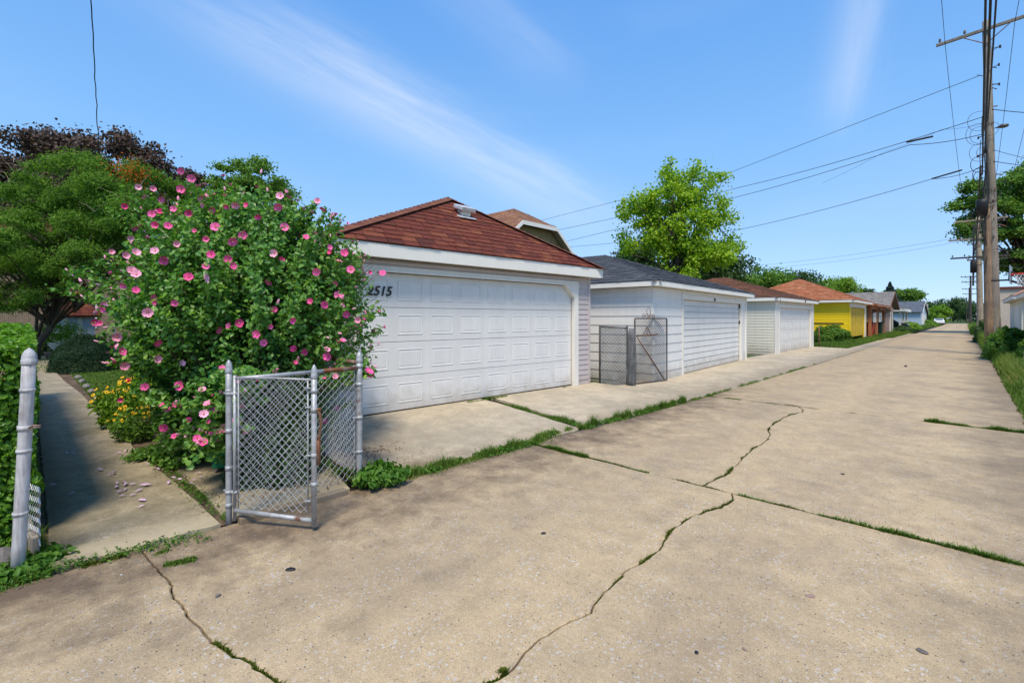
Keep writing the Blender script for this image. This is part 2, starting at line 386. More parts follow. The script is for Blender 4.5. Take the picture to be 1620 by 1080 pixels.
M['shred_o'] = shingle('red_shingle_tab', [(.13,.040,.030), (.17,.048,.032), (.11,.036,.028), (.175,.056,.036), (.145,.042,.032), (.22,.078,.042), (.155,.046,.034), (.09,.032,.027)], obj=True)
M['shred2'] = shingle('red_shingle_ridge', [(.17,.075,.05), (.21,.09,.06), (.15,.06,.045)])
M['shgrey'] = shingle('charcoal_shingle', [(.055,.062,.075), (.085,.095,.11), (.065,.072,.085), (.11,.12,.135), (.05,.055,.068)])
M['shbrown'] = shingle('brown_shingle', [(.13,.062,.038), (.19,.09,.055), (.11,.055,.036), (.16,.078,.05)])
M['shorange'] = shingle('terracotta_shingle', [(.33,.12,.055), (.42,.17,.085), (.28,.10,.05), (.48,.23,.13)])
M['shtan'] = shingle('tan_grey_shingle', [(.20,.19,.18), (.26,.25,.235), (.17,.165,.16)])
M['shblue'] = shingle('blue_grey_shingle', [(.10,.125,.16), (.13,.155,.19), (.085,.105,.135)])
M['shhouse'] = shingle('house_shingle', [(.27,.13,.075), (.34,.19,.11), (.22,.11,.07), (.30,.17,.12)])
M['shpink'] = shingle('pink_shingle', [(.38,.21,.17), (.45,.27,.22), (.32,.17,.14)])
def brick(name, c1, c2, mortar, s=1):
    m, t = newmat(name); co = t.n('ShaderNodeTexCoord').outputs['Object']
    mpn = t.n('ShaderNodeMapping'); mpn.inputs['Rotation'].default_value = (R(90), 0, R(90)); t.l(co, mpn.inputs[0])
    b = t.n('ShaderNodeTexBrick'); b.inputs['Scale'].default_value = 1; b.inputs['Brick Width'].default_value = .22*s; b.inputs['Row Height'].default_value = .075*s; b.inputs['Mortar Size'].default_value = .009*s
    for i, q in ((1, c1), (2, c2), (3, mortar)): b.inputs[i].default_value = (*q, 1)
    t.l(mpn.outputs[0], b.inputs[0]); c = t.mix(1.0, b.outputs[0], t.ramp(t.noise(co, 3, 5), [(.3, (.8,.8,.8)), (.7, (1.15,1.15,1.15))]), 'MULTIPLY')
    t.out(c, .9, 0, b.outputs['Fac'], -.4, .01, spec=.2); return m
M['brick'] = brick('brown_brick', (.20,.125,.075), (.26,.165,.10), (.30,.27,.22))
M['ybrick'] = brick('yellow_brick', (.30,.21,.07), (.36,.27,.11), (.34,.30,.2))
def glassy(name, col):
    m, t = newmat(name); t.out(col, .08, 0, spec=.8); return m
M['glass'] = glassy('dark_window_glass', (.03,.04,.05))
M['leafbush'] = leafmat('hibiscus_leaf', [(0, (.055,.155,.035)), (.35, (.10,.26,.045)), (.65, (.165,.35,.055)), (.85, (.29,.47,.08)), (1, (.48,.60,.11))], .40, .40, .5)
M['leafhedge'] = leafmat('hedge_leaf', [(0, (.05,.14,.015)), (.4, (.11,.26,.022)), (.8, (.22,.42,.035)), (1, (.40,.54,.06))], .4, .42, .4)
M['conifer'] = leafmat('juniper_spray', [(0, (.055,.14,.022)), (.5, (.12,.24,.034)), (.85, (.20,.35,.05)), (1, (.29,.42,.07))], .38, .7, .15)
M['yew'] = leafmat('yew_needles', [(0, (.010,.030,.012)), (.6, (.020,.055,.020)), (1, (.04,.09,.03))], .15, .6, .2)
M['maple'] = leafmat('purple_maple_leaf', [(0, (.06,.040,.042)), (.5, (.105,.070,.062)), (.85, (.17,.115,.085)), (1, (.18,.18,.10))], .25, .6, .2)
M['leafmid'] = leafmat('yellow_green_leaf', [(0, (.08,.19,.015)), (.35, (.19,.36,.022)), (.7, (.36,.52,.03)), (1, (.60,.64,.045))], .42, .5, .25)
M['leafg'] = leafmat('mid_green_leaf', [(0, (.06,.15,.02)), (.5, (.12,.25,.032)), (1, (.25,.38,.055))], .35, .5, .25)
M['leafdk'] = leafmat('dark_green_leaf', [(0, (.025,.062,.018)), (.5, (.05,.11,.03)), (1, (.10,.17,.045))], .3, .55, .25)
M['leafl'] = leafmat('light_green_leaf', [(0, (.09,.20,.02)), (.5, (.18,.33,.035)), (1, (.34,.48,.06))], .4, .5, .25)
M['spruce'] = leafmat('blue_spruce_needles', [(0, (.02,.045,.035)), (.6, (.045,.085,.07)), (1, (.08,.13,.11))], .1, .7, .2)
M['dryleaf'] = leafmat('rust_red_dead_leaf', [(0, (.50,.09,.02)), (1, (.75,.20,.04))], .3, .7, .1)
M['grass'] = leafmat('grass_blade', [(0, (.045,.10,.014)), (.4, (.09,.175,.022)), (.75, (.16,.25,.04)), (1, (.38,.33,.14))], .3, .6, .2)
M['straw'] = leafmat('dry_grass_blade', [(0, (.10,.16,.02)), (.5, (.24,.25,.06)), (1, (.45,.38,.16))], .3, .7, .2)
M['moss'] = leafmat('moss_tuft', [(0, (.035,.05,.006)), (.45, (.065,.095,.008)), (.75, (.10,.13,.015)), (1, (.20,.14,.06))], .15, .9, .1)
M['weed'] = leafmat('broad_weed_leaf', [(0, (.04,.12,.012)), (.5, (.085,.21,.02)), (1, (.19,.32,.05))], .35, .5, .3)
M['litter'] = leafmat('dead_leaf_litter', [(0, (.06,.03,.02)), (.5, (.14,.07,.04)), (1, (.25,.14,.08))], .1, .8, .1)
def flower(name, c, c2):
    m, t = newmat(name); oi = t.n('ShaderNodeObjectInfo').outputs['Random']
    t.out(t.mix(oi, c, c2), .55, 0, trans=.0, spec=.2); return m
M['petal'] = flower('hot_pink_petal', (.84,.07,.29), (.90,.19,.44))
M['petalpale'] = flower('pale_pink_petal', (.88,.30,.46), (.92,.45,.60))
M['throat'] = flower('crimson_throat', (.55,.01,.08), (.45,.008,.06))
M['stamen'] = flower('cream_stamen', (.85,.75,.35), (.85,.7,.3))
M['yflower'] = flower('golden_petal', (.85,.45,.0), (.9,.62,.02))
M['rflower'] = flower('red_zinnia_petal', (.55,.01,.03), (.62,.03,.08))
M['oldpetal'] = flower('wilted_lilac_petal', (.55,.35,.52), (.66,.48,.60))
M['net'] = paint('net_cord', (.75,.76,.74), dirt=.1)
M['rim'] = paint('red_rim', (.65,.04,.02), dirt=.1)
m, t = newmat('grey_shade_cloth'); co = t.n('ShaderNodeTexCoord').outputs['Object']
t.out(t.ramp(t.noise(co, 5, 5), [(.3, (.10,.105,.11)), (.7, (.22,.23,.24))]), .9, 0, t.noise(co, 3, 4), .6, .03, alpha=t.mapr(t.noise(co, 2.5, 4), .3, .7, .42, .68), spec=.1); M['cloth'] = m
m, t = newmat('clear_backboard'); t.out((.35,.42,.5), .1, 0, spec=.6, alpha=.7); M['board'] = m
m, t = newmat('hazy_windscreen'); t.out((.12,.15,.18), .1, 0, spec=.7); M['carglass'] = m
M['carwhite'] = paint('white_car_paint', (.75,.76,.78), dirt=.05, rough=.25, streak=False)
M['cardark'] = paint('dark_car_paint', (.03,.04,.045), dirt=.05, rough=.25, streak=False)
M['tyre'] = paint('rubber_tyre', (.02,.02,.02), dirt=.2, rough=.9, streak=False)

# ---- foliage meshes
def tri_mesh(name, V, T, mat, parent=None, smooth=False, **tags):
    me = bpy.data.meshes.new(name); V = np.ascontiguousarray(V, dtype=np.float32).reshape(-1, 3); T = np.ascontiguousarray(T, dtype=np.int32).reshape(-1, 3)
    me.vertices.add(len(V)); me.vertices.foreach_set('co', V.ravel())
    me.loops.add(T.size); me.loops.foreach_set('vertex_index', T.ravel())
    me.polygons.add(len(T)); me.polygons.foreach_set('loop_start', np.arange(0, T.size, 3, dtype=np.int32))
    me.materials.append(mat); me.update(calc_edges=True); me.validate()
    return link(name, me, parent, **tags)
def unit(a): return a/np.maximum(np.linalg.norm(a, axis=1, keepdims=True), 1e-9)
def leaf_arrays(C, N, L, asp=.62, rnd=.7, droop=.25, lobes=True):
    C = np.asarray(C); n = len(C); N = unit(np.asarray(N)+rng.normal(0, rnd, (n, 3)))
    ax = unit(np.cross(N, rng.normal(0, 1, (n, 3)))); ax[:, 2] -= droop; ax = unit(ax)
    b = unit(np.cross(N, ax)); N = np.cross(ax, b)
    L = np.asarray(L)*rng.uniform(.65, 1.25, n) if np.ndim(L) == 0 else L
    L = L[:, None]; W = L*asp*.5
    if lobes:
        pts = [(-.5, 0, 0), (-.18, 1, .16), (.22, .62, .10), (.5, 0, -.06), (.22, -.62, .10), (-.18, -1, .16)]
        V = np.stack([C+ax*L*p[0]+b*W*p[1]+N*L*p[2] for p in pts], 1)
        T = np.array([[0, 1, 2], [0, 2, 3], [0, 3, 4], [0, 4, 5]])[None]+np.arange(n)[:, None, None]*6
    else:
        pts = [(-.5, 0, 0), (0, 1, .12), (.5, 0, -.05), (0, -1, .12)]
        V = np.stack([C+ax*L*p[0]+b*W*p[1]+N*L*p[2] for p in pts], 1)
        T = np.array([[0, 1, 2], [0, 2, 3]])[None]+np.arange(n)[:, None, None]*4
    return V.reshape(-1, 3), T.reshape(-1, 3)
def blades(P, h, wd, mat, name, parent=None, lean=.35, **tags):
    P = np.asarray(P); n = len(P); h = np.broadcast_to(h, (n,))*rng.uniform(.5, 1.3, n)
    a = rng.uniform(0, 2*np.pi, n); d = np.stack([np.cos(a), np.sin(a), np.zeros(n)], 1); s = np.stack([-np.sin(a), np.cos(a), np.zeros(n)], 1)
    ln = rng.uniform(0, lean*2, n)[:, None]*h[:, None]; up = np.array([0, 0, 1.])
    w_ = wd*rng.uniform(.6, 1.3, n)[:, None]
    V = np.stack([P-s*w_, P+s*w_, P+up*h[:, None]*.6+d*ln*.35+s*w_*.7, P+up*h[:, None]*.6+d*ln*.35-s*w_*.7, P+up*h[:, None]*.92+d*ln], 1)
    T = np.array([[0, 1, 2], [0, 2, 3], [3, 2, 4]])[None]+np.arange(n)[:, None, None]*5
    return tri_mesh(name, V, T, mat, parent, **tags)
def along(poly, n, width, jitter=True):
    poly = np.array([(p[0], p[1]) for p in poly], float); seg = np.linalg.norm(np.diff(poly, axis=0), axis=1); cum = np.r_[0, np.cumsum(seg)]
    t = rng.uniform(0, cum[-1], n); i = np.clip(np.searchsorted(cum, t)-1, 0, len(seg)-1); f = ((t-cum[i])/seg[i])[:, None]
    p = poly[i]*(1-f)+poly[i+1]*f; dr = (poly[i+1]-poly[i])/seg[i][:, None]; nr = np.stack([-dr[:, 1], dr[:, 0]], 1)
    return p, nr, t
def clumpy(p, freq, thr, seed=0):
    return np.array([mnoise.noise(Vector((q[0]*freq+seed, q[1]*freq, seed*.7)))+.5*mnoise.noise(Vector((q[0]*freq*3+seed, q[1]*freq*3, 4))) > thr for q in p])
def strip(name, poly, n, width, h, wd, mat, freq=1.2, thr=-.15, z=0.0, seed=0, lean=.4, parent=None, **tags):
    p, nr, t = along(poly, n, width); off = rng.normal(0, 1, n)[:, None]*width*.45*rng.choice([.7, 1, 1.6], n)[:, None]
    q = p+nr*off; k = clumpy(q, freq, thr, seed); q = q[k]; off = off[k]
    hm = np.array([.35+1.5*max(0, .45+mnoise.noise(Vector((a_[0]*4.5+seed, a_[1]*4.5, 9)))) for a_ in q]); P = np.c_[q, np.full(len(q), z)]; hh = h*hm*np.exp(-(off[:, 0]/(width*.8))**2)*rng.uniform(.5, 1.2, len(q))
    tags.setdefault('kind', 'stuff')
    return blades(P, hh, wd, mat, name, parent, lean, **tags)
def trunk_path(a, b, n=6, wob=.06, rr=random):
    a, b = Vector(a), Vector(b); L = (b-a).length; out = []
    for i in range(n+1):
        f = i/n; p = a.lerp(b, f); p += Vector((rr.uniform(-1,1), rr.uniform(-1,1), rr.uniform(-.5,.5)))*wob*L*(0 if i in (0, n) else 1)
        out.append(p)
    return out
def crown_tree(name, label, cat, base, trunk_top, tr, lobes, nclump, leafn, L, mat, clump_r, bark='bark', asp=.7, flat=.7, seed=1, group=None, lobed=False, rnd=.8, branch=True, shell=.55, fine_r=None):
    rr = random.Random(seed); root = empty(name, label, cat, base, group=group); B = Vector(base); top = Vector(trunk_top)-B
    mb = MB(); tp = trunk_path((0,0,-.1), top, 7, .03, rr); mb.tube(tp, [tr*(1-.65*i/7) for i in range(8)], 8)
    cl = []
    tot = sum(l[1][0]*l[1][1]*l[1][2] for l in lobes)
    for c, r in lobes:
        k = max(2, int(nclump*r[0]*r[1]*r[2]/tot))
        for _ in range(k):
            v = Vector((rr.gauss(0,1), rr.gauss(0,1), rr.gauss(0,1))).normalized(); q = rr.uniform(shell, 1)**.6 * (1+.13*mnoise.noise(v*2.3+Vector((seed,0,0))))
            cl.append((Vector(c)-B+Vector((v.x*r[0], v.y*r[1], v.z*r[2]))*q, v))
    Cs, Ns = [], []; per = max(1, leafn//len(cl))
    for c, v in cl:
        if branch and rr.random() < .5:
            f = rr.uniform(.3, 1); s = tp[min(7, int(f*7))]; md = s.lerp(c, .5)+Vector((0,0,(c-s).length*.10))
            mb.tube([s, s.lerp(md, .5)+Vector((0,0,.03)), md, md.lerp(c, .6), c], [tr*.34, tr*.24, tr*.15, tr*.08, tr*.03], 4, cap=False)
        sz = clump_r*rr.uniform(.55, 1.35); k = int(per*(sz/clump_r)**1.6)+1
        d = rng.normal(0, 1, (k, 3)); d = d/np.linalg.norm(d, axis=1, keepdims=True)*rng.uniform(.25, 1, (k, 1))**.5; d *= (1+.35*rng.normal(0, 1, (k, 1)))
        d[:, 2] *= flat
        Cs.append(np.array(c)[None]+d*sz); Ns.append(unit(d+np.array([0, 0, .8])+.3*np.array(v)[None]))
    C = np.vstack(Cs); N = np.vstack(Ns)
    mb.build('trunk', M[bark], root, smooth=True)
    V, T = leaf_arrays(C, N, L, asp, rnd, .2, lobed); tri_mesh('crown', V, T, M[mat], root)
    return root, cl

# ------------------------------------------------------------------ ground, alley, walkway
mb = MB(); mb.quad((-1200,-600,-.06),(900,-600,-.06),(900,1500,-.06),(-1200,1500,-.06)); mb.build('ground', M['lawn'], kind='structure')
mb = MB(); mb.quad((-4.25,-9,-.045),(.75,-9,-.045),(.75,180,-.045),(-4.9,180,-.045)); al = mb.build('alley', M['under'], kind='structure')
def jag(a, b, amp=.012, step=.09, seed=0):
    a, b = Vector(a), Vector(b); n = max(2, int((b-a).length/step)); nr = Vector((-(b-a).y, (b-a).x)).normalized(); o = []
    for i in range(n+1):
        p = a.lerp(b, i/n); k = 0 if i in (0, n) else (mnoise.noise(Vector((p.x*5+seed, p.y*5, seed)))*.8+mnoise.noise(Vector((p.x*17+seed, p.y*17, seed)))*.5)*amp
        o.append((p.x+nr.x*k, p.y+nr.y*k))
    return o
def polyjag(pts, amp, step=.04, seed=0):
    out = []
    for i in range(len(pts)-1):
        q = jag(pts[i], pts[i+1], amp, step, seed); out += q[(0 if i == 0 else 1):]
    return out
def shrink(poly, d):
    n = len(poly); out = []
    ar = sum(poly[i][0]*poly[(i+1) % n][1]-poly[(i+1) % n][0]*poly[i][1] for i in range(n)); sg = 1 if ar > 0 else -1
    for i in range(n):
        a, b, c = Vector(poly[i-1]), Vector(poly[i]), Vector(poly[(i+1) % n])
        t = (c-a); t = t.normalized() if t.length > 1e-6 else Vector((1, 0)); nr = Vector((-t.y, t.x))*sg
        out.append((b.x+nr.x*d, b.y+nr.y*d))
    return out
def slab(poly, mat, z=0.0, gap=.006, th=.05, parent=None, zf=None, name='slab'):
    poly = shrink(poly, gap*.85); n = len(poly); mb = MB(); zf = zf or (lambda x, y: z)
    inner = shrink(poly, .007)
    mb.v = [(x, y, zf(x, y)) for x, y in inner]+[(x, y, zf(x, y)-.007) for x, y in poly]+[(x, y, zf(x, y)-th) for x, y in poly]
    mb.f = [tuple(range(n))]+[(i, n+i, n+(i+1) % n, (i+1) % n) for i in range(n)]+[(n+i, 2*n+i, 2*n+(i+1) % n, n+(i+1) % n) for i in range(n)]; mb.m = [0]*len(mb.f)
    me = mb.mesh(name, mat); bm = bmesh.new(); bm.from_mesh(me); bmesh.ops.recalc_face_normals(bm, faces=bm.faces)
    bmesh.ops.triangulate(bm, faces=[f for f in bm.faces if len(f.verts) > 4]); bm.to_mesh(me); bm.free()
    o = link(name, me, parent); return o
def lx(y): return -3.98 if y < 2 else (-3.98+(y-2)*.045 if y < 8 else -3.71+min(.1, (y-8)*.01))
def rx(y): return .64-max(0, y-20)*.002
J = [-5.9, -.78, 4.36, 9.47, 14.6, 19.7, 24.8, 30, 35.1, 40.3, 46, 52, 60, 70, 85, 105, 135, 175]
jl = {}
for k, y in enumerate(J):
    jl[k] = jag((lx(y), y), (rx(y), y-(.10 if k == 3 else 0)), .02 if k < 6 else .03, .12, k*3.1)
def interp(line, x):
    for i in range(len(line)-1):
        if line[i][0] <= x <= line[i+1][0]:
            f = (x-line[i][0])/max(1e-6, line[i+1][0]-line[i][0]); return (x, line[i][1]*(1-f)+line[i+1][1]*f)
def sub(line, x0, x1):
    r = []
    if interp(line, x0): r.append(interp(line, x0))
    r += [p for p in line if x0+.02 < p[0] < x1-.02]
    if interp(line, x1): r.append(interp(line, x1))
    return r
crackA_px = [(770,1080),(800,1065),(830,1030),(855,1008),(895,985),(935,968),(955,935),(985,905),(1020,885),(1045,865),(1065,835),(1095,815),(1140,803),(1160,790),(1162,777)]
crackB_px = [(1122,762),(1148,750),(1165,735),(1187,712),(1215,695),(1217,675),(1240,660),(1272,650),(1270,640)]
crackC_px = [(440,1078),(400,1048),(370,1038),(335,1015),(310,985),(290,960),(275,945),(273,925)]
crA = [(-1.75, .72), (-1.62, 1.1)]+[G(*p) for p in crackA_px]; crB = [G(*p) for p in crackB_px]; crC = [(-1.75, .72)]+[G(*p) for p in crackC_px]
tA = interp(jl[2], crA[-1][0]); crA[-1] = tA
b0 = interp(jl[2], crB[0][0]); b1 = interp(jl[3], crB[-1][0]); crB[0] = b0; crB[-1] = b1
crC.append((lx(.5), .55)); crD = [interp(jl[1], -1.9), (-1.75, .72)]
crA = polyjag(crA, .022, .035, 1); crB = polyjag(crB, .03, .05, 2); crC = polyjag(crC, .022, .035, 3); crD = polyjag(crD, .02, .05, 4)
def side(x, y0, y1, f=None, amp=.03, seed=0):
    f = f or (lambda y: x); n = max(2, int(abs(y1-y0)/.12)); n = min(n, 120); return [(f(y0+(y1-y0)*i/n)+(0 if i in (0, n) else mnoise.noise(Vector((x*7+seed, (y0+(y1-y0)*i/n)*2.2, 1)))*amp), y0+(y1-y0)*i/n) for i in range(n+1)]
ll = lambda a, b: side(0, a, b, lx, .05, 5); rl = lambda a, b: side(0, a, b, rx, .08, 9)
# near slab, broken into three by the cracks
p_left = ll(.55, J[1])[:]+sub(jl[1], lx(J[1])+.03, -1.9)[1:]+crD[1:]+crC[1:-1]
slab(p_left, M['alley'], parent=al)
p_mid = crC[::-1][:-1]+crA[:-1]+sub(jl[2], lx(J[2])+.02, tA[0])[::-1]+ll(J[2], .55)[1:-1]
slab(p_mid, M['alley'], parent=al)
p_right = crD[:-1]+crA[:-1]+sub(jl[2], tA[0], rx(J[2])-.02)[:-1]+rl(J[2], J[1])+sub(jl[1], -1.9, rx(J[1])-.02)[::-1][1:-1]
slab(p_right, M['alley'], parent=al)
# second slab, two halves
slab(crB[:-1]+sub(jl[3], lx(J[3])+.02, b1[0])[::-1]+ll(J[3], J[2])[1:-1]+sub(jl[2], lx(J[2])+.02, b0[0])[:-1], M['alley'], parent=al)
slab(crB[:-1]+sub(jl[3], b1[0], rx(J[3])-.02)[:-1]+rl(J[3], J[2])+sub(jl[2], b0[0], rx(J[2])-.02)[::-1][1:-1], M['alley'], parent=al)
slab(jl[1][:-1]+rl(J[1], J[0])+jl[0][::-1][1:]+ll(J[0], J[1])[1:-1], M['alley'], parent=al)
for k in range(3, len(J)-1):
    slab(jl[k][:-1]+rl(J[k], J[k+1])+jl[k+1][::-1][1:]+ll(J[k+1], J[k])[1:-1], M['alley'], parent=al)
# cross street at the far end
mb = MB(); mb.quad((-120,176,-.02),(120,176,-.02),(120,186,-.02),(-120,186,-.02)); mb.build('cross_street', M['apron'], kind='structure')

# walkway between hedge and shrubs
wk = [(-4.02,1.02),(-4.0,.14),(-5.5,.14),(-6.95,.15),(-9,.17),(-12.8,.2),(-20.8,.34),(-27,.5)]
wr = [(-27,.85),(-20.5,.66),(-16.5,.74),(-12.8,.86),(-9,.92),(-7.2,.94),(-6.1,1.0)]
mb = MB(); mb.quad((-28,0,-.018),(-4.05,0,-.018),(-4.05,1.2,-.018),(-28,1.1,-.018)); wkb = mb.build('walkway', M['soil'], kind='structure')
def wl(x): 
    xs = [-27,-20.8,-12.8,-9,-6.95,-5.5,-4.0]; ys = [.5,.34,.2,.17,.15,.14,.12]; return float(np.interp(x, xs, ys))
def wrr(x):
    xs = [-27,-20.5,-16.5,-12.8,-9,-7.2,-6.1,-5.2,-4.0]; ys = [.85,.66,.74,.86,.92,.94,.98,1.02,1.04]; return float(np.interp(x, xs, ys))
wj = [-4.02,-6.72,-8.3,-9.9,-11.5,-13.1,-14.8,-16.5,-18.5,-20.8,-23.5,-27]
for i in range(len(wj)-1):
    a, b = wj[i], wj[i+1]; n = 14
    low = [(a+(b-a)*k/n, wl(a+(b-a)*k/n)+.015*mnoise.noise(Vector((k*.9, i, 2)))) for k in range(n+1)]
    up = [(a+(b-a)*k/n, wrr(a+(b-a)*k/n)+.02*mnoise.noise(Vector((k*.9, i, 7)))) for k in range(n+1)]
    if i == 0:
        low = [(-4.12,.06),(-4.0,.02)]+low[1:] if False else low
    end = jag(up[0], low[0], .05 if i == 0 else .004, .06, 6)[1:-1]
    slab(low+up[::-1]+end, M['walk'], parent=wkb, zf=(lambda x, y: .012+.008*math.sin(x*1.3)), gap=.004)
# concrete pad between walk, shrub and fence
pad = MB(); slab([(-4.1,1.10),(-4.05,2.08),(-5.3,2.35),(-6.2,2.2),(-6.0,1.1),(-5.1,1.12)], M['walk'], parent=wkb, zf=lambda x, y: .004, gap=.0)

# driveway aprons
def apz(x, y): return .012+.095*max(0, min(1, (-x-3.95)/2.0))
ap = MB(); ap.quad((-6.6,2.2,-.03),(-3.9,2.2,-.03),(-3.6,9.2,-.03),(-6.4,9.2,-.03)); apb = ap.build('driveway_apron', M['under'], kind='structure')
slab(jag((-6.45,2.3),(-4.15,2.3),.03,.1)+jag((-4.02,2.5),(-3.9,4.3),.05,.1,3)+jag((-3.9,4.42),(-3.86,5.35),.03,.1,3)+jag((-3.95,5.45),(-6.28,5.72),.03,.1,5), M['apron'], parent=apb, zf=apz)
slab(jag((-6.27,5.95),(-4.0,5.62),.04,.1,6)+jag((-3.88,5.72),(-3.74,8.6),.05,.1,3)+jag((-3.82,9.0),(-6.05,8.95),.02,.1), M['apron'], parent=apb, zf=apz)
ap = MB(); ap.quad((-6.3,8.8,-.035),(-3.7,8.8,-.035),(-3.62,29.3,-.035),(-6.2,29.3,-.035)); apc = ap.build('driveway_apron', M['under'], kind='structure')
def apz2(x, y): return .010+.035*max(0, min(1, (-x-3.8)/1.8))
ys = [9.0, 11.6, 15.0, 18.6, 22.0, 25.4, 28.9]
for i in range(len(ys)-1):
    a, b = ys[i], ys[i+1]
    x0 = -3.80 if a < 11 else -3.66
    slab(jag((-6.05,a),(x0,a),.012,.2,i)+jag((-3.66 if i else -3.72,a+.06),(-3.63,b-.04),.04,.12,i+9)+jag((-3.66,b),(-5.95,b),.012,.2,i+1)[:-1]+[(-5.95,b)], M['apron'], parent=apc, zf=apz2, gap=.004)
mb = MB(); mb.quad((-4.75,29,-.004),(-3.6,29,-.004),(-3.6,62,-.004),(-5.2,62,-.004)); mb.build('gravel_edge', M['apron'], kind='structure')
# bare soil along the fence, bed under the shrubs, verge
mb = MB(); mb.quad((-16,1.06,-.035),(-5.9,1.06,-.035),(-6.1,2.35,-.035),(-16,3.0,-.035)); mb.build('planting_bed', M['soil'], kind='structure')
mb = MB(); mb.quad((-22,-1.6,-.03),(-4.02,-1.6,-.03),(-4.02,.18,-.03),(-22,.36,-.03)); mb.build('hedge_bed', M['soil'], kind='structure')
mb = MB(); mb.quad((.5,-4,-.03),(1.9,-4,-.03),(2.4,170,-.03),(.2,170,-.03)); mb.build('verge', M['soil'], kind='structure')

# ------------------------------------------------------------------ chain link
def pts_x(i, j): return i+(i+j) % 2
def chain(mb, A_, B_, z0, z1, pitch=.062, r=.0023, m=0, sides=4, bulge=.0):
    A_, B_ = Vector(A_), Vector(B_); L = (B_-A_).length; u = (B_-A_).normalized(); nr = Vector((-u.y, u.x, 0)); pitch = L/max(1, round(L/(pitch*.5)))
    n = int(round(L/pitch)); rows = int((z1-z0)/pitch*1.0)*1+1; hz = (z1-z0)/rows
    for i in range(n):
        pts = []
        for j in range(rows+1):
            x = (i+(i+j) % 2)*pitch
            s_ = .0035*(1 if (i+j) % 2 else -1); xx = min(max(x, 0), L)
            pts.append(A_+u*xx+nr*(s_+bulge*math.sin(math.pi*j/rows)*math.sin(math.pi*xx/L))+Vector((0,0,z0+hz*j+.004*mnoise.noise(Vector((pts_x(i, j)*.35, j*.7, 2))))))
        if all(abs((p-pts[0]).xy.length) < 1e-6 for p in pts): continue
        mb.tube(pts, r, sides, m, cap=False)
def post(mb, x, y, z0, z1, r, m=0, lean=(0,0), cap='acorn'):
    n = 6; mb.tube([(x+lean[0]*i/n, y+lean[1]*i/n, z0+(z1-z0)*i/n) for i in range(n+1)], r, 14, m)
    return (x+lean[0], y+lean[1], z1)
def acorn(mb, x, y, z, r, m=0):
    mb.lathe([(r*1.12, z-.035), (r*1.18, z-.03), (r*1.18, z-.004), (r*1.05, z), (r*1.12, z+.012), (r*.98, z+.03), (r*.62, z+.052), (r*.2, z+.064), (.001, z+.068)], x, y, 14, m)
def band(mb, x, y, z, r, m=0, ear=None, h=.016):
    mb.lathe([(r*1.02, z-h), (r*1.15, z-h), (r*1.15, z+h), (r*1.02, z+h)], x, y, 14, m)
    if ear:
        e = Vector((ear[0], ear[1], 0)).normalized(); p = Vector((x, y, z))
        mb.tube([p+e*r, p+e*(r+.035)], .009, 6, m); mb.tube([p+e*(r+.022)-Vector((-e.y, e.x, 0))*.02, p+e*(r+.022)+Vector((-e.y, e.x, 0))*.02], .006, 6, m)

# fence section with hinge post and corner post
hx, hy = G(362, 828); cx_, cy_ = -4.10, 2.20
fe = empty('chain_link_fence', 'low silver chain link fence from the gate post round to the white garage', 'fence', (hx, hy, 0))
mb = MB(); post(mb, 0, 0, -.05, 1.17, .0215); acorn(mb, 0, 0, 1.17, .0215)
for z in (.14, .42, .70, 1.0): band(mb, 0, 0, z, .0215)
mb.build('post', M['galv'], fe, smooth=True)
mb = MB(); dx, dy = cx_-hx, cy_-hy; post(mb, dx, dy, -.05, 1.17, .027); acorn(mb, dx, dy, 1.17, .027)
for z in (.30, .62, .93, 1.10): band(mb, dx, dy, z, .027, ear=(-.3, -1))
mb.build('post', M['galv'], fe, smooth=True)
mb = MB(); u = Vector((dx, dy, 0)).normalized()
mb.tube([u*.03+Vector((0,0,1.085)), Vector((dx, dy, 1.085))-u*.35], .017, 8); mb.build('top_rail', M['galv'], fe, smooth=True)
mb = MB(); mb.tube([Vector((dx, dy, 1.085))-u*.36, Vector((dx, dy, 1.085))-u*.03], .021, 8); mb.build('top_rail', M['galvrust'], fe, smooth=True)
mb = MB(); chain(mb, u*.03, Vector((dx, dy, 0))-u*.04, .06, 1.08, .068, .0026, bulge=.015); mb.build('chain_link', M['wire'], fe)
mb = MB(); e = Vector((-2.1, dy+.22, 0)); d2 = Vector((dx, dy, 0)); chain(mb, d2, e, .05, 1.10, .066, .0024, bulge=.03); mb.build('chain_link', M['wire'], fe)
mb = MB(); mb.tube([d2+Vector((-.01,0,1.13)), d2.lerp(e, .35)+Vector((0,0,1.12)), e+Vector((0,0,1.10))], .02, 8); mb.build('top_rail', M['galvrust'], fe, smooth=True)
mb = MB(); mb.tube([d2+Vector((-.05,-.02,.04)), d2+Vector((-.05,-.02,1.1))], .007, 6); mb.build('tension_bar', M['galv'], fe)
mb = MB(); post(mb, e.x, e.y, -.05, 1.15, .028); mb.build('post', M['galv'], fe, smooth=True)
mb = MB(); chain_y = .02; mb.box(.02, .1, .05, .9, -.01, .05); mb.build('curb', M['apron'], fe, bevel=.01)

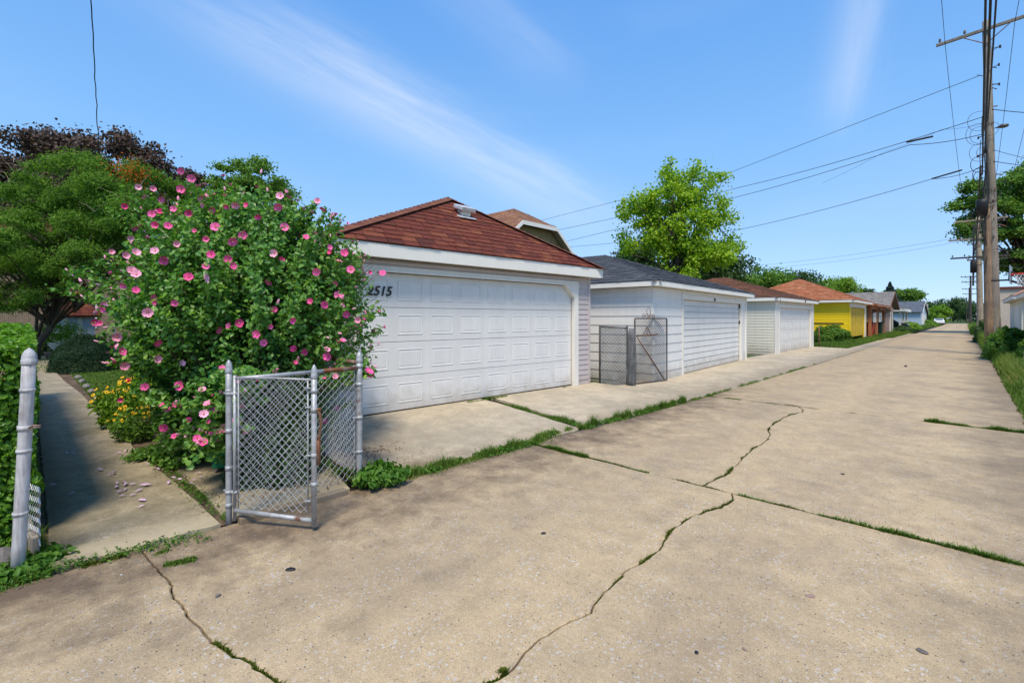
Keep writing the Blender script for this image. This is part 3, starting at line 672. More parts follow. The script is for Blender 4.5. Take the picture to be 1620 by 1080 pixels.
# gate, swung open towards the alley
gx, gy = G(497, 833, .03); gd = Vector((gx-hx, gy-hy, 0)); ga = math.atan2(gd.y, gd.x); GL = gd.length
gt = empty('chain_link_gate', 'small silver chain link gate standing open at the mouth of the walkway', 'gate', (hx+.05*math.cos(ga), hy+.05*math.sin(ga), 0), ga)
mb = MB(); x1 = GL-.05
mb.tube([(0,0,.03),(0,0,1.12)], .012, 12); mb.build('hinge_stile', M['galv'], gt, smooth=True)
mb = MB(); mb.tube([(x1,0,.035),(x1,0,1.14)], .020, 14); acorn(mb, x1, 0, 1.145, .020)
for z in (.34, .55, .88, 1.02): band(mb, x1, 0, z, .020)
mb.build('latch_stile', M['galv'], gt, smooth=True)
mb = MB(); mb.tube([(0,0,.105),(x1,0,.075)], .017, 12); mb.tube([(x1*.48,0,.09),(x1*.50,0,.088)], .019, 12); mb.build('bottom_rail', M['galv'], gt, smooth=True)
mb = MB(); mb.tube([(0,0,1.10),(x1*.5,0,1.105),(x1,0,1.10)], .008, 8); mb.build('top_wire', M['galv'], gt, smooth=True)
mb = MB(); chain(mb, (.035,0,0), (x1-.045,0,0), .125, 1.10, .064, .0023, bulge=.012); mb.build('chain_link', M['wire'], gt)
for xx in (.032, x1-.05):
    mb = MB(); mb.tube([(xx,0,.12),(xx,0,1.11)], .006, 6); mb.build('tension_bar', M['galv'], gt, smooth=True)
for z in (.24, .98):
    mb = MB(); mb.tube([(-.05,0,z-.012),(-.05,0,z+.012)], .026, 12); mb.tube([(-.05,.0,z),(.02,0,z)], .012, 8); mb.tube([(-.11,.02,z),(-.07,.02,z)], .009, 6); mb.build('hinge', M['galv'], gt, smooth=True)
for z in (.22, .55, .90, 1.04):
    mb = MB(); mb.tube([(x1-.055,-.012,z),(x1-.02,-.012,z)], .006, 6); mb.tube([(x1-.05,-.03,z),(x1-.05,.015,z)], .006, 6); mb.build('tie_bolt', M['galv'], gt)
mb = MB(); mb.tube([(x1+.028,0,.885),(x1+.045,0,.86),(x1+.05,.01,.78),(x1+.03,.01,.66),(x1+.028,.01,.58)], .010, 6); mb.tube([(x1-.03,0,.87),(x1+.055,0,.89)], .012, 6); mb.tube([(x1+.026,.012,.66),(x1+.026,.012,.48)], .016, 6); mb.build('latch', M['galvrust'], gt, smooth=True)

# leaning near post with a curl of mesh
px_, py_ = G(27, 905); lp = empty('leaning_gate_post', 'thick silver painted gate post leaning beside the hedge', 'post', (px_, py_, 0))
lv = Vector((.030, .052, 0)); H_ = 1.30
mb = MB(); post(mb, 0, 0, -.06, H_, .033, lean=(lv.x, lv.y)); mb.build('pipe', M['ppost'], lp, smooth=True)
mb = MB(); acorn(mb, lv.x, lv.y, H_, .033); mb.build('cap', M['ppost'], lp, smooth=True)
for z in (.36, .74, .88, 1.11):
    mb = MB(); f = z/H_; band(mb, lv.x*f, lv.y*f, z, .033, h=.009 if z != .88 else .014, ear=(.4, 1) if z in (.88,) else None); mb.build('band', M['ppost'], lp, smooth=True)
mb = MB(); mb.tube([(.05,.05,.88),(.07,.07,.895),(.085,.10,.89)], .007, 6); mb.tube([(-.02,-.05,1.17),(.0,-.07,1.20),(-.03,-.06,1.235),(0,-.05,1.21)], .003, 5); mb.build('latch_hook', M['galvrust'], lp, smooth=True)
mb = MB()
for i in range(9):
    pts = []
    for j in range(12):
        a = (i+(j % 2))*.055; z = .12+j*.033
        rr_ = .10+.02*math.sin(j*.6); pts.append((-.02-rr_*math.sin(a*5)-a*.35, .07+.03*math.cos(a*6), z-.02*math.sin(a*7)))
    mb.tube(pts, .0026, 4, cap=False)
mb.build('torn_mesh', M['wire'], lp)
mb = MB(); mb.box(-.55, -.1, .07, .11, -.02, .15, M=Matrix.Rotation(.08, 4, 'Z')); mb.build('edging_board', M['polegrey'], lp, bevel=.006)
sg = G(12, 905); mb = MB(); bm = bmesh.new(); bmesh.ops.create_icosphere(bm, subdivisions=2, radius=.1)
for v in bm.verts: v.co *= 1+.35*mnoise.noise(v.co*9+Vector((3,3,3))); v.co.z *= .9
me = bpy.data.meshes.new('rock'); bm.to_mesh(me); bm.free(); me.materials.append(M['stone'])
o = link('rock', me, label='dark rough stone behind the leaning gate post', category='stone'); o.location = (sg[0]-.12, sg[1]-.02, .03); o.scale = (1.1, .8, .95)

# ------------------------------------------------------------------ garages
def roof_face(e0, e1, t0, t1, n, tabw, rr, th=.012, lift=.004):
    """Tabs (lists of 8 corner points) covering the plane between the eave e0-e1 and the top edge t0-t1."""
    e0, e1, t0, t1 = map(Vector, (e0, e1, t0, t1)); nrm = (e1-e0).cross(t0-e0).normalized()
    if nrm.z < 0: nrm = -nrm
    U = (e1-e0).normalized(); W = nrm.cross(U)
    if W.dot(t0-e0) < 0: W = -W
    tabs = []; slope = (t0-e0).dot(W); ex = slope/n
    L0 = (t0-e0).dot(U)/slope; L1 = (t1-e1).dot(U)/slope; wid = (e1-e0).length
    for i in range(n):
        v0, v1 = i*ex, (i+1)*ex*1.0+ex*.3
        v1 = min(v1, slope); x = L0*(v0+ex*.5)+0; xe = wid+L1*(v0+ex*.5)
        x0 = L0*v0; x1 = wid+L1*v0; p = x0 - rr.uniform(0, tabw)
        while p < x1:
            q = p+tabw*rr.choice((.55, .8, 1, 1, 1.25)); a, b = max(p, x0), min(q-.012, x1)
            if b-a > .015:
                at_, bt = max(a, L0*v1), min(b, wid+L1*v1)
                if bt < at_: at_ = bt = (at_+bt)/2
                h0 = th*rr.uniform(.9, 1.7); dz = rr.uniform(-.006, .006)
                lo = [e0+U*a+W*(v0+dz), e0+U*b+W*(v0+dz)]; hi = [e0+U*bt+W*v1, e0+U*at_+W*v1]
                tabs.append(([lo[0]+nrm*lift, lo[1]+nrm*lift, hi[0]+nrm*lift, hi[1]+nrm*lift, lo[0]+nrm*(lift+h0), lo[1]+nrm*(lift+h0), hi[0]+nrm*(lift+.002), hi[1]+nrm*(lift+.002)], abs((b-a)-(bt-at_)) < 1e-4))
            p = q
    return tabs, nrm
def add_tab(mb, c, m=0):
    n = len(mb.v); mb.v += [tuple(q) for q in c]
    for f in ((4,5,6,7),(0,1,5,4),(1,2,6,5),(3,0,4,7)): mb.f.append(tuple(n+i for i in f)); mb.m.append(m)
def hip_caps(mb, a, b, w_=.13, step=.14, th=.014, m=0, rr=random):
    a, b = Vector(a), Vector(b); d = (b-a); n = max(1, int(d.length/step)); d.normalize(); s_ = d.cross(Vector((0,0,1))).normalized(); up = s_.cross(d)
    for i in range(n):
        p = a+d*step*i; q = p+d*(step*1.25); hh = th*rr.uniform(1, 1.5)
        c = [p-s_*w_-up*(w_*.33), p+up*hh, p+s_*w_-up*(w_*.33), q-s_*w_-up*(w_*.33), q+up*.003, q+s_*w_-up*(w_*.33)]
        c = [x+Vector((0,0,.018)) for x in c]; k = len(mb.v); mb.v += [tuple(x) for x in c]+[tuple(c[0]-up*.02), tuple(c[1]-up*.02), tuple(c[2]-up*.02)]
        for f in ((0,1,4,3),(1,2,5,4),(0,6,7,1),(1,7,8,2)): mb.f.append(tuple(k+j for j in f)); mb.m.append(m)
class Garage:
    """Local frame: x along the alley front (left to right seen from the alley), y into the lot, z up."""
    def __init__(s, name, label, cat, A_, B_, depth, z0, ez, fh, oh, group=None):
        A_, B_ = Vector(A_), Vector(B_); s.W = (B_-A_).length; s.D = depth; s.z0 = 0; s.ez = ez-z0; s.fh = fh; s.oh = oh
        s.o = empty(name, label, cat, (A_.x, A_.y, z0), math.atan2((B_-A_).y, (B_-A_).x), group)
    def walls(s, mat, door=None, th=.10):
        mb = MB(); W, D, h = s.W, s.D, s.ez; d0, d1, dh = door if door else (0, 0, 0)
        if door:
            mb.box(0, d0, 0, th, -.1, h); mb.box(d1, W, 0, th, -.1, h); mb.box(d0, d1, 0, th, dh, h)
        else: mb.box(0, W, 0, th, -.1, h)
        mb.box(0, th, th, D, -.1, h); mb.box(W-th, W, th, D, -.1, h); mb.box(th, W-th, D-th, D, -.1, h)
        return mb.build('wall', mat, s.o)
    def boards(s, mat, x0, x1, z0, z1, ex, wall='front', t=.016, zg=0):
        n = int(round((z1-z0)/ex)); ex = (z1-z0)/n; mb = MB(); L = x1-x0
        mb.v = [(0,0,0),(L,0,0),(L,-t,0),(0,-t,0),(0,0,ex),(L,0,ex),(L,-.003,ex),(0,-.003,ex),(0,-t,.006),(L,-t,.006)]
        mb.f = [(0,1,2,3),(3,2,9,8),(8,9,6,7),(4,7,6,5),(0,3,8,7,4),(1,5,6,9,2)]; mb.m = [0]*6
        me = mb.mesh('siding_board', mat)
        for i in range(n):
            o = link('siding_board', me, s.o)
            if wall == 'front': o.location = (x0, -.002, z0+i*ex)
            else: o.rotation_euler = (0, 0, -math.pi/2); o.location = (-.002, x1, z0+i*ex)
    def trim(s, boxes, mat, name='trim', bevel=.003):
        for b in boxes:
            mb = MB(); mb.box(*b); mb.build(name, mat, s.o, bevel=bevel)
    def fascia(s, mat, soffit=None):
        o, W, D, e, f = s.oh, s.W, s.D, s.ez, s.fh
        for b in ((-o, W+o, -o-.02, -o, e, e+f), (-o, W+o, D+o, D+o+.02, e, e+f), (-o-.02, -o, -o-.02, D+o+.02, e, e+f), (W+o, W+o+.02, -o-.02, D+o+.02, e, e+f)):
            mb = MB(); mb.box(*b); mb.build('fascia', mat, s.o, bevel=.002)
        mb = MB(); mb.box(-o+.002, W+o-.002, -o+.002, D+o-.002, e+.012, e+.03); mb.build('soffit', soffit or mat, s.o)
    def hip(s, rz, s1, s2, mat, n, tabw, omat=None, extra=.03, seed=1, capmat=None, part_faces=(), side_n=None):
        o, W, D = s.oh+extra, s.W, s.D; z = s.ez+s.fh+.004; rz = rz-s.o.location.z; rr = random.Random(seed)
        c = [Vector((-o,-o,z)), Vector((W+o,-o,z)), Vector((W+o,D+o,z)), Vector((-o,D+o,z))]; r0, r1 = Vector((W/2, s1, rz)), Vector((W/2, D-s2, rz))
        mb = MB(); mb.quad(c[0], c[1], r0); mb.quad(c[1], c[2], r1, r0); mb.quad(c[2], c[3], r1); mb.quad(c[3], c[0], r0, r1)
        mb.quad(*[p-Vector((0,0,.003)) for p in c][::-1]); rf = mb.build('roof', mat, s.o)
        st = MB(); k = 0
        faces = [(c[0], c[1], r0, r0), (c[3], c[0], r1, r0), (c[1], c[2], r0, r1), (c[2], c[3], r1, r1)]
        for fi, fa in enumerate(faces):
            tabs, _ = roof_face(*fa, n if fi in (0, 3) else (side_n or n), tabw, rr)
            for tb, full in tabs:
                if fi in part_faces and k < 290:
                    q = sum(tb, Vector())/8; m1 = MB(); add_tab(m1, [p-q for p in tb]); ob = m1.build('shingle', omat, rf); ob.location = q; k += 1
                else: add_tab(st, tb)
        st.build('shingle_courses', mat, rf, kind='stuff')
        cp = MB()
        for a in (c[0], c[1]): hip_caps(cp, a, r0, rr=rr)
        for a in (c[2], c[3]): hip_caps(cp, a, r1, rr=rr)
        hip_caps(cp, r0, r1, rr=rr); cp.build('ridge_cap', capmat or mat, rf, kind='stuff')
        return rf
def panel_door(g, d0, d1, z0, z1, rows, cols, mat, dep=.06, mx_=.11, mz=.11, sub_obj=True):
    """Sectional door with pressed panels: sections and panels are sub-parts."""
    mb = MB(); mb.box(d0, d1, dep+.03, dep+.05, z0, z1); dr = mb.build('garage_door', mat, g.o)
    sh = (z1-z0)/rows; cw = (d1-d0)/cols; m1 = MB(); m1.box(0, d1-d0, dep, dep+.03, .004, sh-.004); sm = m1.mesh('door_section', mat)
    pw, ph = cw-2*mx_*.75, sh-2*mz
    m2 = MB(); bb = [(0,0),(pw,0),(pw,ph),(0,ph)]; i1, i2 = .022, .050
    def ring(k, y): return [(k if x == 0 else x-k, y, k if z == 0 else z-k) for x, z in bb]
    rs = [ring(0, 0), ring(i1*.45, -.006), ring(i1, .005), ring(i2, -.001)]
    for r_ in rs: m2.v += r_
    for a in range(3):
        for j in range(4): m2.f.append((a*4+j, a*4+(j+1) % 4, (a+1)*4+(j+1) % 4, (a+1)*4+j)); m2.m.append(0)
    m2.f.append((12,13,14,15)); m2.m.append(0); pm = m2.mesh('door_panel', mat)
    for r_ in range(rows):
        o = link('door_section', sm, dr, bevel=.004); o.location = (d0, 0, z0+r_*sh)
        for c in range(cols):
            p = link('door_panel', pm, dr); p.location = (d0+c*cw+(cw-pw)/2, dep-.002, z0+r_*sh+(sh-ph)/2)
    return dr
def rib_door(g, d0, d1, z0, z1, rows, mat, dep=.06, ribs=2):
    mb = MB(); mb.box(d0, d1, dep+.03, dep+.05, z0, z1); dr = mb.build('garage_door', mat, g.o); sh = (z1-z0)/rows; m1 = MB()
    for r_ in range(ribs):
        h = sh/ribs; zz = r_*h; L = d1-d0
        k = len(m1.v); m1.v += [(0,dep+.03,zz+.004),(L,dep+.03,zz+.004),(L,dep,zz+.014),(0,dep,zz+.014),(L,dep+.008,zz+h-.012),(0,dep+.008,zz+h-.012),(L,dep+.03,zz+h-.002),(0,dep+.03,zz+h-.002)]
        m1.f += [(k,k+1,k+2,k+3),(k+3,k+2,k+4,k+5),(k+5,k+4,k+6,k+7)]; m1.m += [0]*3
    sm = m1.mesh('door_section', mat)
    for r_ in range(rows): o = link('door_section', sm, dr); o.location = (d0, 0, z0+r_*sh)
    return dr
def text(s, size, mat, parent, loc, rot, name='house_number', ext=.004, shear=.0, bold=0.0):
    cu = bpy.data.curves.new(name, 'FONT'); cu.body = s; cu.size = size; cu.extrude = ext; cu.shear = shear; cu.offset = bold
    to = bpy.data.objects.new(name, cu); sc.collection.objects.link(to); dg = bpy.context.evaluated_depsgraph_get()
    me = bpy.data.meshes.new_from_object(to.evaluated_get(dg)); bpy.data.objects.remove(to); me.materials.clear(); me.materials.append(mat)
    o = link(name, me, parent); o.location = loc; o.rotation_euler = rot; return o

# 1: nearest garage, red shingles
dv = Vector((-6.05+6.32, 8.2-3.36)).normalized(); Ap = Vector((-6.32, 3.36))-dv*.42; Bp = Vector((-6.05, 8.2))+dv*.52
g = Garage('garage', 'nearest garage, red shingle roof and wide panelled door numbered 2515', 'garage', Ap, Bp, 6.2, .10, 2.43, .20, .20)
W = g.W; d0, d1 = .42, W-.52; DH = 2.14
g.walls(M['lilac'], (d0-.02, d1+.02, DH+.02))
panel_door(g, d0, d1, .02, DH, 4, 8, M['door'], dep=.07)
g.trim([(d0-.05, d0, -.03, .06, 0, DH), (d1, d1+.13, -.03, .06, 0, DH-.16), (d0-.05, d1+.13, -.045, -.0, DH, DH+.035), (d0-.05, d1+.13, -.03, .06, DH+.035, DH+.09)], M['white'], 'door_trim')
for xa, sgn in ((d1, 1), (d0, -1)):     # clipped upper corners of the opening
    mb = MB(); pr_ = [(xa-sgn*.30, DH), (xa, DH-.26), (xa+sgn*.13, DH-.16), (xa+sgn*.13, DH), (xa-sgn*.1, DH)]
    if sgn < 0: pr_ = pr_[::-1]
    n = len(pr_); mb.v = [(x, -.035, z) for x, z in pr_]+[(x, .065, z) for x, z in pr_]; mb.f = [tuple(range(n)), tuple(reversed(range(n, 2*n)))]+[(i, n+i, n+(i+1) % n, (i+1) % n) for i in range(n)]; mb.m = [0]*len(mb.f)
    mb.build('door_trim', M['white'], g.o, bevel=.004)
mb = MB(); mb.box(d0-.1, d1+.2, -.014, -.003, DH+.09, 2.33); mb.build('header_board', M['lilac'], g.o, bevel=.003)
mb = MB(); mb.box(d0-.1, d1+.2, -.05, -.003, DH+.125, DH+.155); mb.build('header_moulding', M['lilac'], g.o, bevel=.004)
g.boards(M['lilac'], d1+.135, W-.045, 0, 2.30, .11); g.boards(M['lilac'], .03, d0-.055, 0, 2.30, .11)
g.boards(M['lilac'], 0, g.D, 0, 2.30, .11, 'side')
g.trim([(W-.045, W+.02, -.03, .04, -.05, 2.32), (-.02, .03, -.03, .04, -.05, 2.32)], M['lilac'], 'corner_post')
g.fascia(M['fascia'], M['white'])
rf = g.hip(3.93, 1.25, 1.6, M['shred'], 15, .27, M['shred_o'], seed=3, part_faces=(0,), side_n=20, capmat=M['shred2'])
text('2515', .20, M['black'], g.o, (d0+.17, .052, DH-.35), (R(90), 0, 0), shear=.25, bold=.004)
mb = MB()   # roof vent
Mv = Matrix.Translation((W/2+.02, .74, 3.54)) @ Matrix.Rotation(R(20), 4, 'X')
mb.box(-.19, .19, -.19, .19, -.16, -.13, M=Mv); mb.box(-.10, .10, -.10, .10, -.13, -.03, M=Mv); mb.box(-.17, .17, -.15, .15, -.03, .05, M=Mv); mb.build('roof_vent', M['vent'], g.o, bevel=.02)
mb = MB(); mb.lathe([(.05, 2.5), (.05, 3.0), (.07, 3.0), (.07, 3.06), (.03, 3.1)], .1, 1.3, 10); mb.build('vent_pipe', M['galv'], g.o, smooth=True)
G1 = g
# 2: white garage, charcoal roof
g = Garage('garage', 'white board-sided garage with charcoal hip roof behind the dark iron gate', 'garage', (-5.31, 10.3), (-5.79, 18.35), 8.6, 0.02, 2.29, .125, .22)
W = g.W; d0 = 1.90; d1 = 7.38; dh = 2.03
g.walls(M['wsid'], (d0-.02, d1+.02, dh+.02)); rib_door(g, d0, d1, .03, dh, 4, M['door2'], ribs=3)
g.trim([(d0-.09, d0, -.028, .05, 0, dh+.16), (d1, d1+.16, -.03, .05, 0, dh+.02), (d0, d1, -.03, .05, dh, dh+.13), (W-.10, W+.02, -.03, .02, -.05, 2.26)], M['white'], 'door_trim')
g.boards(M['wsid'], .0, d0-.095, 0, 2.26, .226); g.boards(M['wsid'], 0, g.D, 0, 2.26, .226, 'side'); g.boards(M['wsid'], d0, W-.1, dh+.135, 2.26, .11)
g.trim([(d1-.03, d1+.01, .02, .05, dh-.16, dh-.02), (d1-.03, d1+.01, .02, .05, dh-.7, dh-.6)], M['black'], 'hinge')
g.fascia(M['fascia']); g.hip(3.72, 3.5, 3.5, M['shgrey'], 20, .28, seed=5, side_n=20)
text('211', .12, M['black'], g.o, (4.35, -.036, dh+.02), (R(90), 0, 0), bold=.003)
# 3: white garage, brown roof
g = Garage('garage', 'cream-sided garage with brown hip roof and panelled white door', 'garage', (-5.78, 22.0), (-5.74, 28.55), 7, .0, 2.27, .15, .2)
W = g.W; d0 = .55; d1 = 6.0; dh = 2.0
g.walls(M['csid'], (d0-.02, d1+.02, dh+.02)); panel_door(g, d0, d1, .02, dh, 4, 8, M['door3'])
g.boards(M['csid'], .0, g.D, 0, 2.24, .115, 'side')
g.trim([(-.03, d0-.1, -.03, .02, -.05, 2.24), (d0-.1, d0, -.045, .05, 0, dh+.14), (d1, W+.02, -.04, .05, 0, 2.24), (d0, d1, -.04, .05, dh, dh+.14)], M['white'], 'door_trim')
text('215', .13, M['black'], g.o, (3.9, -.23, 2.30), (R(90), 0, 0), bold=.003)
g.fascia(M['fascia']); g.hip(3.62, 3.2, 3.2, M['shbrown'], 18, .3, seed=7)
# 4: yellow garage
g = Garage('garage', 'bright yellow garage with terracotta hip roof and white corner post', 'garage', (-5.5, 37.6), (-5.55, 45.3), 7.4, .0, 2.58, .16, .35)
W = g.W; g.walls(M['yellow'], (.55, 6.6, 2.28)); g.boards(M['yellow'], 0, g.D, .0, 2.56, .16, 'side', t=.02)
for i in range(11):
    mb = MB(); mb.box(.6+i*.54, 1.12+i*.54, .04+.01*(i % 2), .08, .28, 2.26); mb.build('door_plank', M['yellowd'], g.o, bevel=.006)
g.trim([(6.62, 7.2, -.04, .03, 0, 2.5), (.0, 7.2, -.045, .02, 2.28, 2.56)], M['white'], 'door_trim'); g.trim([(-.03, .42, -.03, .02, -.05, 2.28)], M['yellow'], 'corner_post')
g.trim([(-.05, -.02, .3, 5.2, 1.17, 1.23)], M['brownwood'], 'rail')
g.fascia(M['fascia']); g.hip(4.5, 3.6, 3.6, M['shorange'], 20, .32, seed=9)

# 5: open terracotta lean-to
g = Garage('open_shelter', 'open timber shelter with terracotta roof just past the yellow garage', 'shelter', (-5.35, 46.2), (-5.4, 55.5), 6, 0, 2.5, .12, .4)
for x in (.15, 4.0, 9.0):
    for y in (.1, 5.8):
        mb = MB(); mb.box(x-.12, x+.12, y-.1, y+.1, 0, 2.5); mb.build('post', M['orange_wood'], g.o, bevel=.01)
mb = MB(); mb.box(0, g.W, .02, .18, 2.28, 2.5); mb.build('beam', M['orange_wood'], g.o, bevel=.01)
mb = MB(); mb.box(0, g.W, 5.9, 6.0, 0, 2.5); mb.box(.0, .1, 3, 6, 0, 2.5); mb.build('wall', M['beige'], g.o)
for x in (1.2, 5.0):
    mb = MB(); mb.box(x, x+2.0, .0, .03, 1.2, 2.0); mb.build('screen_panel', M['csid'], g.o)
mb = MB(); mb.tube([(0,-.45,2.45),(.8,-.45,2.4),(1.0,-.4,2.15),(.2,.0,1.95)], .05, 8); mb.tube([(5,-.45,2.45),(8.3,-.45,2.4),(8.8,-.4,2.15),(8,.0,1.95)], .05, 8); mb.build('gutter', M['brownwood'], g.o, smooth=True)
g.fascia(M['orange_wood']); g.hip(3.3, 2.8, 2.8, M['shorange'], 14, .35, seed=11)
def bin_(name, label, loc, rz, s_, body, lid, wheels=True):
    t = empty(name, label, 'bin', loc, rz); a, b, h = s_
    mb = MB(); v = [(-a*.8,-b*.8,.05),(a*.8,-b*.8,.05),(a*.8,b*.8,.05),(-a*.8,b*.8,.05),(-a,-b,h),(a,-b,h),(a,b,h),(-a,b,h)]
    mb.v = v; mb.f = [(0,3,2,1),(0,1,5,4),(1,2,6,5),(2,3,7,6),(3,0,4,7)]; mb.m = [0]*5; mb.box(-a*1.05, a*1.05, -b*1.05, b*1.05, h-.05, h); mb.build('body', M[body], t, bevel=.015)
    mb = MB(); mb.box(-a*1.08, a*1.08, -b*1.1, b*1.12, h+.003, h+.04); mb.box(-a*.8, a*.8, -b*.8, b*.8, h+.04, h+.08); mb.build('lid', M[lid], t, bevel=.015)
    mb = MB(); mb.tube([(-a*.8,b*1.05,h-.06),(-a*.8,b*1.25,h-.04),(a*.8,b*1.25,h-.04),(a*.8,b*1.05,h-.06)], .015, 6); mb.build('handle', M[lid], t)
    for sx in (-1, 1):
        mb = MB(); mb.tube([(sx*a*.75,b*.9,.09),(sx*a*.9,b*.9,.09)], .09, 12); mb.build('wheel', M['tyre'], t)
    return t
bx, by = at(1382, 36.2); bin_('wheelie_bin', 'red wheeled bin with maroon lid under the open shelter', (-5.95, 49.0, 0), R(90), (.6, .45, 1.1), 'red', 'maroon')
bin_('wheelie_bin', 'dark green wheeled bin under the open shelter', (-5.8, 53.2, 0), R(90), (.6, .5, 1.2), 'dgreen', 'black')
mb = MB()

# 6: tan gabled garage
def gable_building(name, label, cat, A_, B_, depth, z0, ez, rz, oh, wall, roofm, trimm, n=12, front_over=.3):
    g = Garage(name, label, cat, A_, B_, depth, z0, ez, .1, oh); W, D, h = g.W, g.D, g.ez; r_ = rz-z0
    mb = MB(); mb.box(0, W, 0, D, -.1, h)
    for y in (0, D): mb.quad(*([(0,y,h),(W,y,h),(W/2,y,r_-.05)] if y == 0 else [(W,y,h),(0,y,h),(W/2,y,r_-.05)]))
    mb.build('wall', wall, g.o)
    sl = (r_-h)/(W/2); mb = MB(); st = MB(); f0 = -front_over
    for sg_ in (0, 1):
        e = (-oh, h-oh*sl) if sg_ == 0 else (W+oh, h-oh*sl); t_ = (W/2, r_)
        mb.quad((e[0], f0, e[1]), (t_[0], f0, t_[1]), (t_[0], D+.2, t_[1]), (e[0], D+.2, e[1]), m=0)
        mb.quad((e[0], f0, e[1]-.1), (t_[0], f0, t_[1]-.1), (t_[0], D+.2, t_[1]-.1), (e[0], D+.2, e[1]-.1), m=0)
        tabs, _ = roof_face((e[0], f0, e[1]), (e[0], D+.2, e[1]), (t_[0], f0, t_[1]), (t_[0], D+.2, t_[1]), n, .35, random.Random(3))
        for tb, _f in tabs: add_tab(st, tb)
    rf = mb.build('roof', roofm, g.o); st.build('shingle_courses', roofm, rf, kind='stuff')
    for sg_ in (0, 1):
        e = (-oh, h-oh*sl) if sg_ == 0 else (W+oh, h-oh*sl); m1 = MB()
        a, b = Vector((e[0], f0-.03, e[1]-.16)), Vector((W/2, f0-.03, r_-.16)); m1.v = [tuple(a), tuple(b), tuple(b+Vector((0,0,.18))), tuple(a+Vector((0,0,.18)))]+[tuple(q+Vector((0,.04,0))) for q in (a, b, b+Vector((0,0,.18)), a+Vector((0,0,.18)))]
        m1.f = [(0,1,2,3),(7,6,5,4),(0,4,5,1),(1,5,6,2),(2,6,7,3),(3,7,4,0)]; m1.m = [0]*6; m1.build('barge_board', trimm, g.o)
    return g
g = gable_building('garage', 'tan garage with grey gabled roof and weathered brown door', 'garage', (-5.7, 57.6), (-5.75, 66.5), 8, 0, 2.7, 4.25, .5, M['tan'], M['shtan'], M['brownwood'], front_over=.5)
for i in range(8):
    mb = MB(); mb.box(.9+i*.42, 1.3+i*.42, -.06, -.01, 0, 2.2); mb.build('door_plank', M['pinkbrown'], g.o, bevel=.008)
g.trim([(.3, 4.8, -.35, -.01, 2.25, 2.55)], M['pinkbrown'], 'door_hood'); g.trim([(4.9, 5.5, -.08, -.01, 0, 2.2), (6.8, 7.3, -.08, -.01, 0, 2.3)], M['white'], 'door_trim'); g.trim([(5.6, 6.7, -.07, -.01, 0, 2.2)], M['pinkbrown'], 'door_panel')
# 7: flat white carport with a car
g = Garage('carport', 'white-fronted carport with shallow grey roof beyond the tan garage', 'carport', (-5.6, 73), (-5.7, 84), 8, 0, 2.35, .35, .3)
for x in (.2, 5.2, 10.4):
    mb = MB(); mb.box(x-.15, x+.15, 0, .2, 0, 2.35); mb.build('post', M['white'], g.o)
mb = MB(); mb.box(0, g.W, 7.8, 8, 0, 2.3); mb.box(0, .1, 5, 7.8, 0, 2.3); mb.build('wall', M['bluegrey'], g.o)
g.fascia(M['fascia']); g.hip(4.0, 3, 3, M['shtan'], 10, .5, seed=4)
def car(label, loc, rz, body, group=None, sc_=1):
    t = empty('parked_car', label, 'car', loc, rz, group); L, Wd = 2.2, .88
    prof = [(-2.2,.35),(-2.22,.75),(-2.1,.92),(-1.45,1.0),(-.85,1.42),(.55,1.45),(1.15,1.02),(2.05,.86),(2.2,.7),(2.2,.35)]
    mb = MB(); n = len(prof)
    for yy, k in ((-Wd, 1), (-Wd*.98, 1), (Wd*.98, 1), (Wd, 1)):
        mb.v += [(x*.995 if abs(yy) == Wd else x, yy*(.84 if z > 1.1 else 1), z) for x, z in prof]
    for a in range(3):
        for i in range(n): mb.f.append((a*n+i, a*n+(i+1) % n, (a+1)*n+(i+1) % n, (a+1)*n+i)); mb.m.append(0)
    mb.f += [tuple(range(n)), tuple(reversed(range(3*n, 4*n)))]; mb.m += [0, 0]; mb.build('body', M[body], t, bevel=.04)
    mb = MB()
    for sy in (-1, 1): mb.quad((-1.3,sy*.87,1.0),(.95,sy*.87,1.02),(.5,sy*.755,1.38),(-.8,sy*.755,1.36))
    mb.quad((1.15,-.7,1.06),(1.15,.7,1.06),(.6,.65,1.43),(.6,-.65,1.43)); mb.quad((-1.45,-.7,1.05),(-1.45,.7,1.05),(-.9,.65,1.41),(-.9,-.65,1.41)); mb.build('window', M['carglass'], t)
    for sx in (-1.35, 1.35):
        for sy in (-1, 1): mb = MB(); mb.tube([(sx,sy*.68,.33),(sx,sy*.9,.33)], .33, 14); w_ = mb.build('wheel', M['tyre'], t); mb = MB(); mb.tube([(sx,sy*.88,.33),(sx,sy*.915,.33)], .19, 10); mb.build('rim', M['galv'], w_)
    for sy in (-.6, .6): mb = MB(); mb.box(2.17, 2.23, sy-.16, sy+.16, .66, .78); mb.build('headlight', M['vent'], t)
    return t
car('dark car parked under the white carport', (-7.4, 77.5, 0), R(0), 'cardark')
car('white car parked at the far end of the alley on the left', (-4.6, 150, 0), R(95), 'carwhite')
car('pale car parked beside the pale blue garage', (-7.0, 128, 0), R(80), 'carwhite')
# 8 / 9 far garages
g = gable_building('garage', 'pale blue garage with slate grey roof, far along the alley', 'garage', (-5.6, 107), (-5.4, 119), 11, 0, 2.7, 4.6, .4, M['bluegrey'], M['shblue'], M['white'], n=10)
g.trim([(2, 7, -.06, -.01, 0, 2.2)], M['white'], 'garage_door'); g.trim([(8, 9.2, -.06, -.01, 0, 2.1)], M['white'], 'door')
g = gable_building('garage', 'farthest small garage on the left with grey roof', 'garage', (-6.6, 138), (-6.6, 147), 10, 0, 2.6, 4.6, .4, M['beige'], M['shblue'], M['white'], n=8)

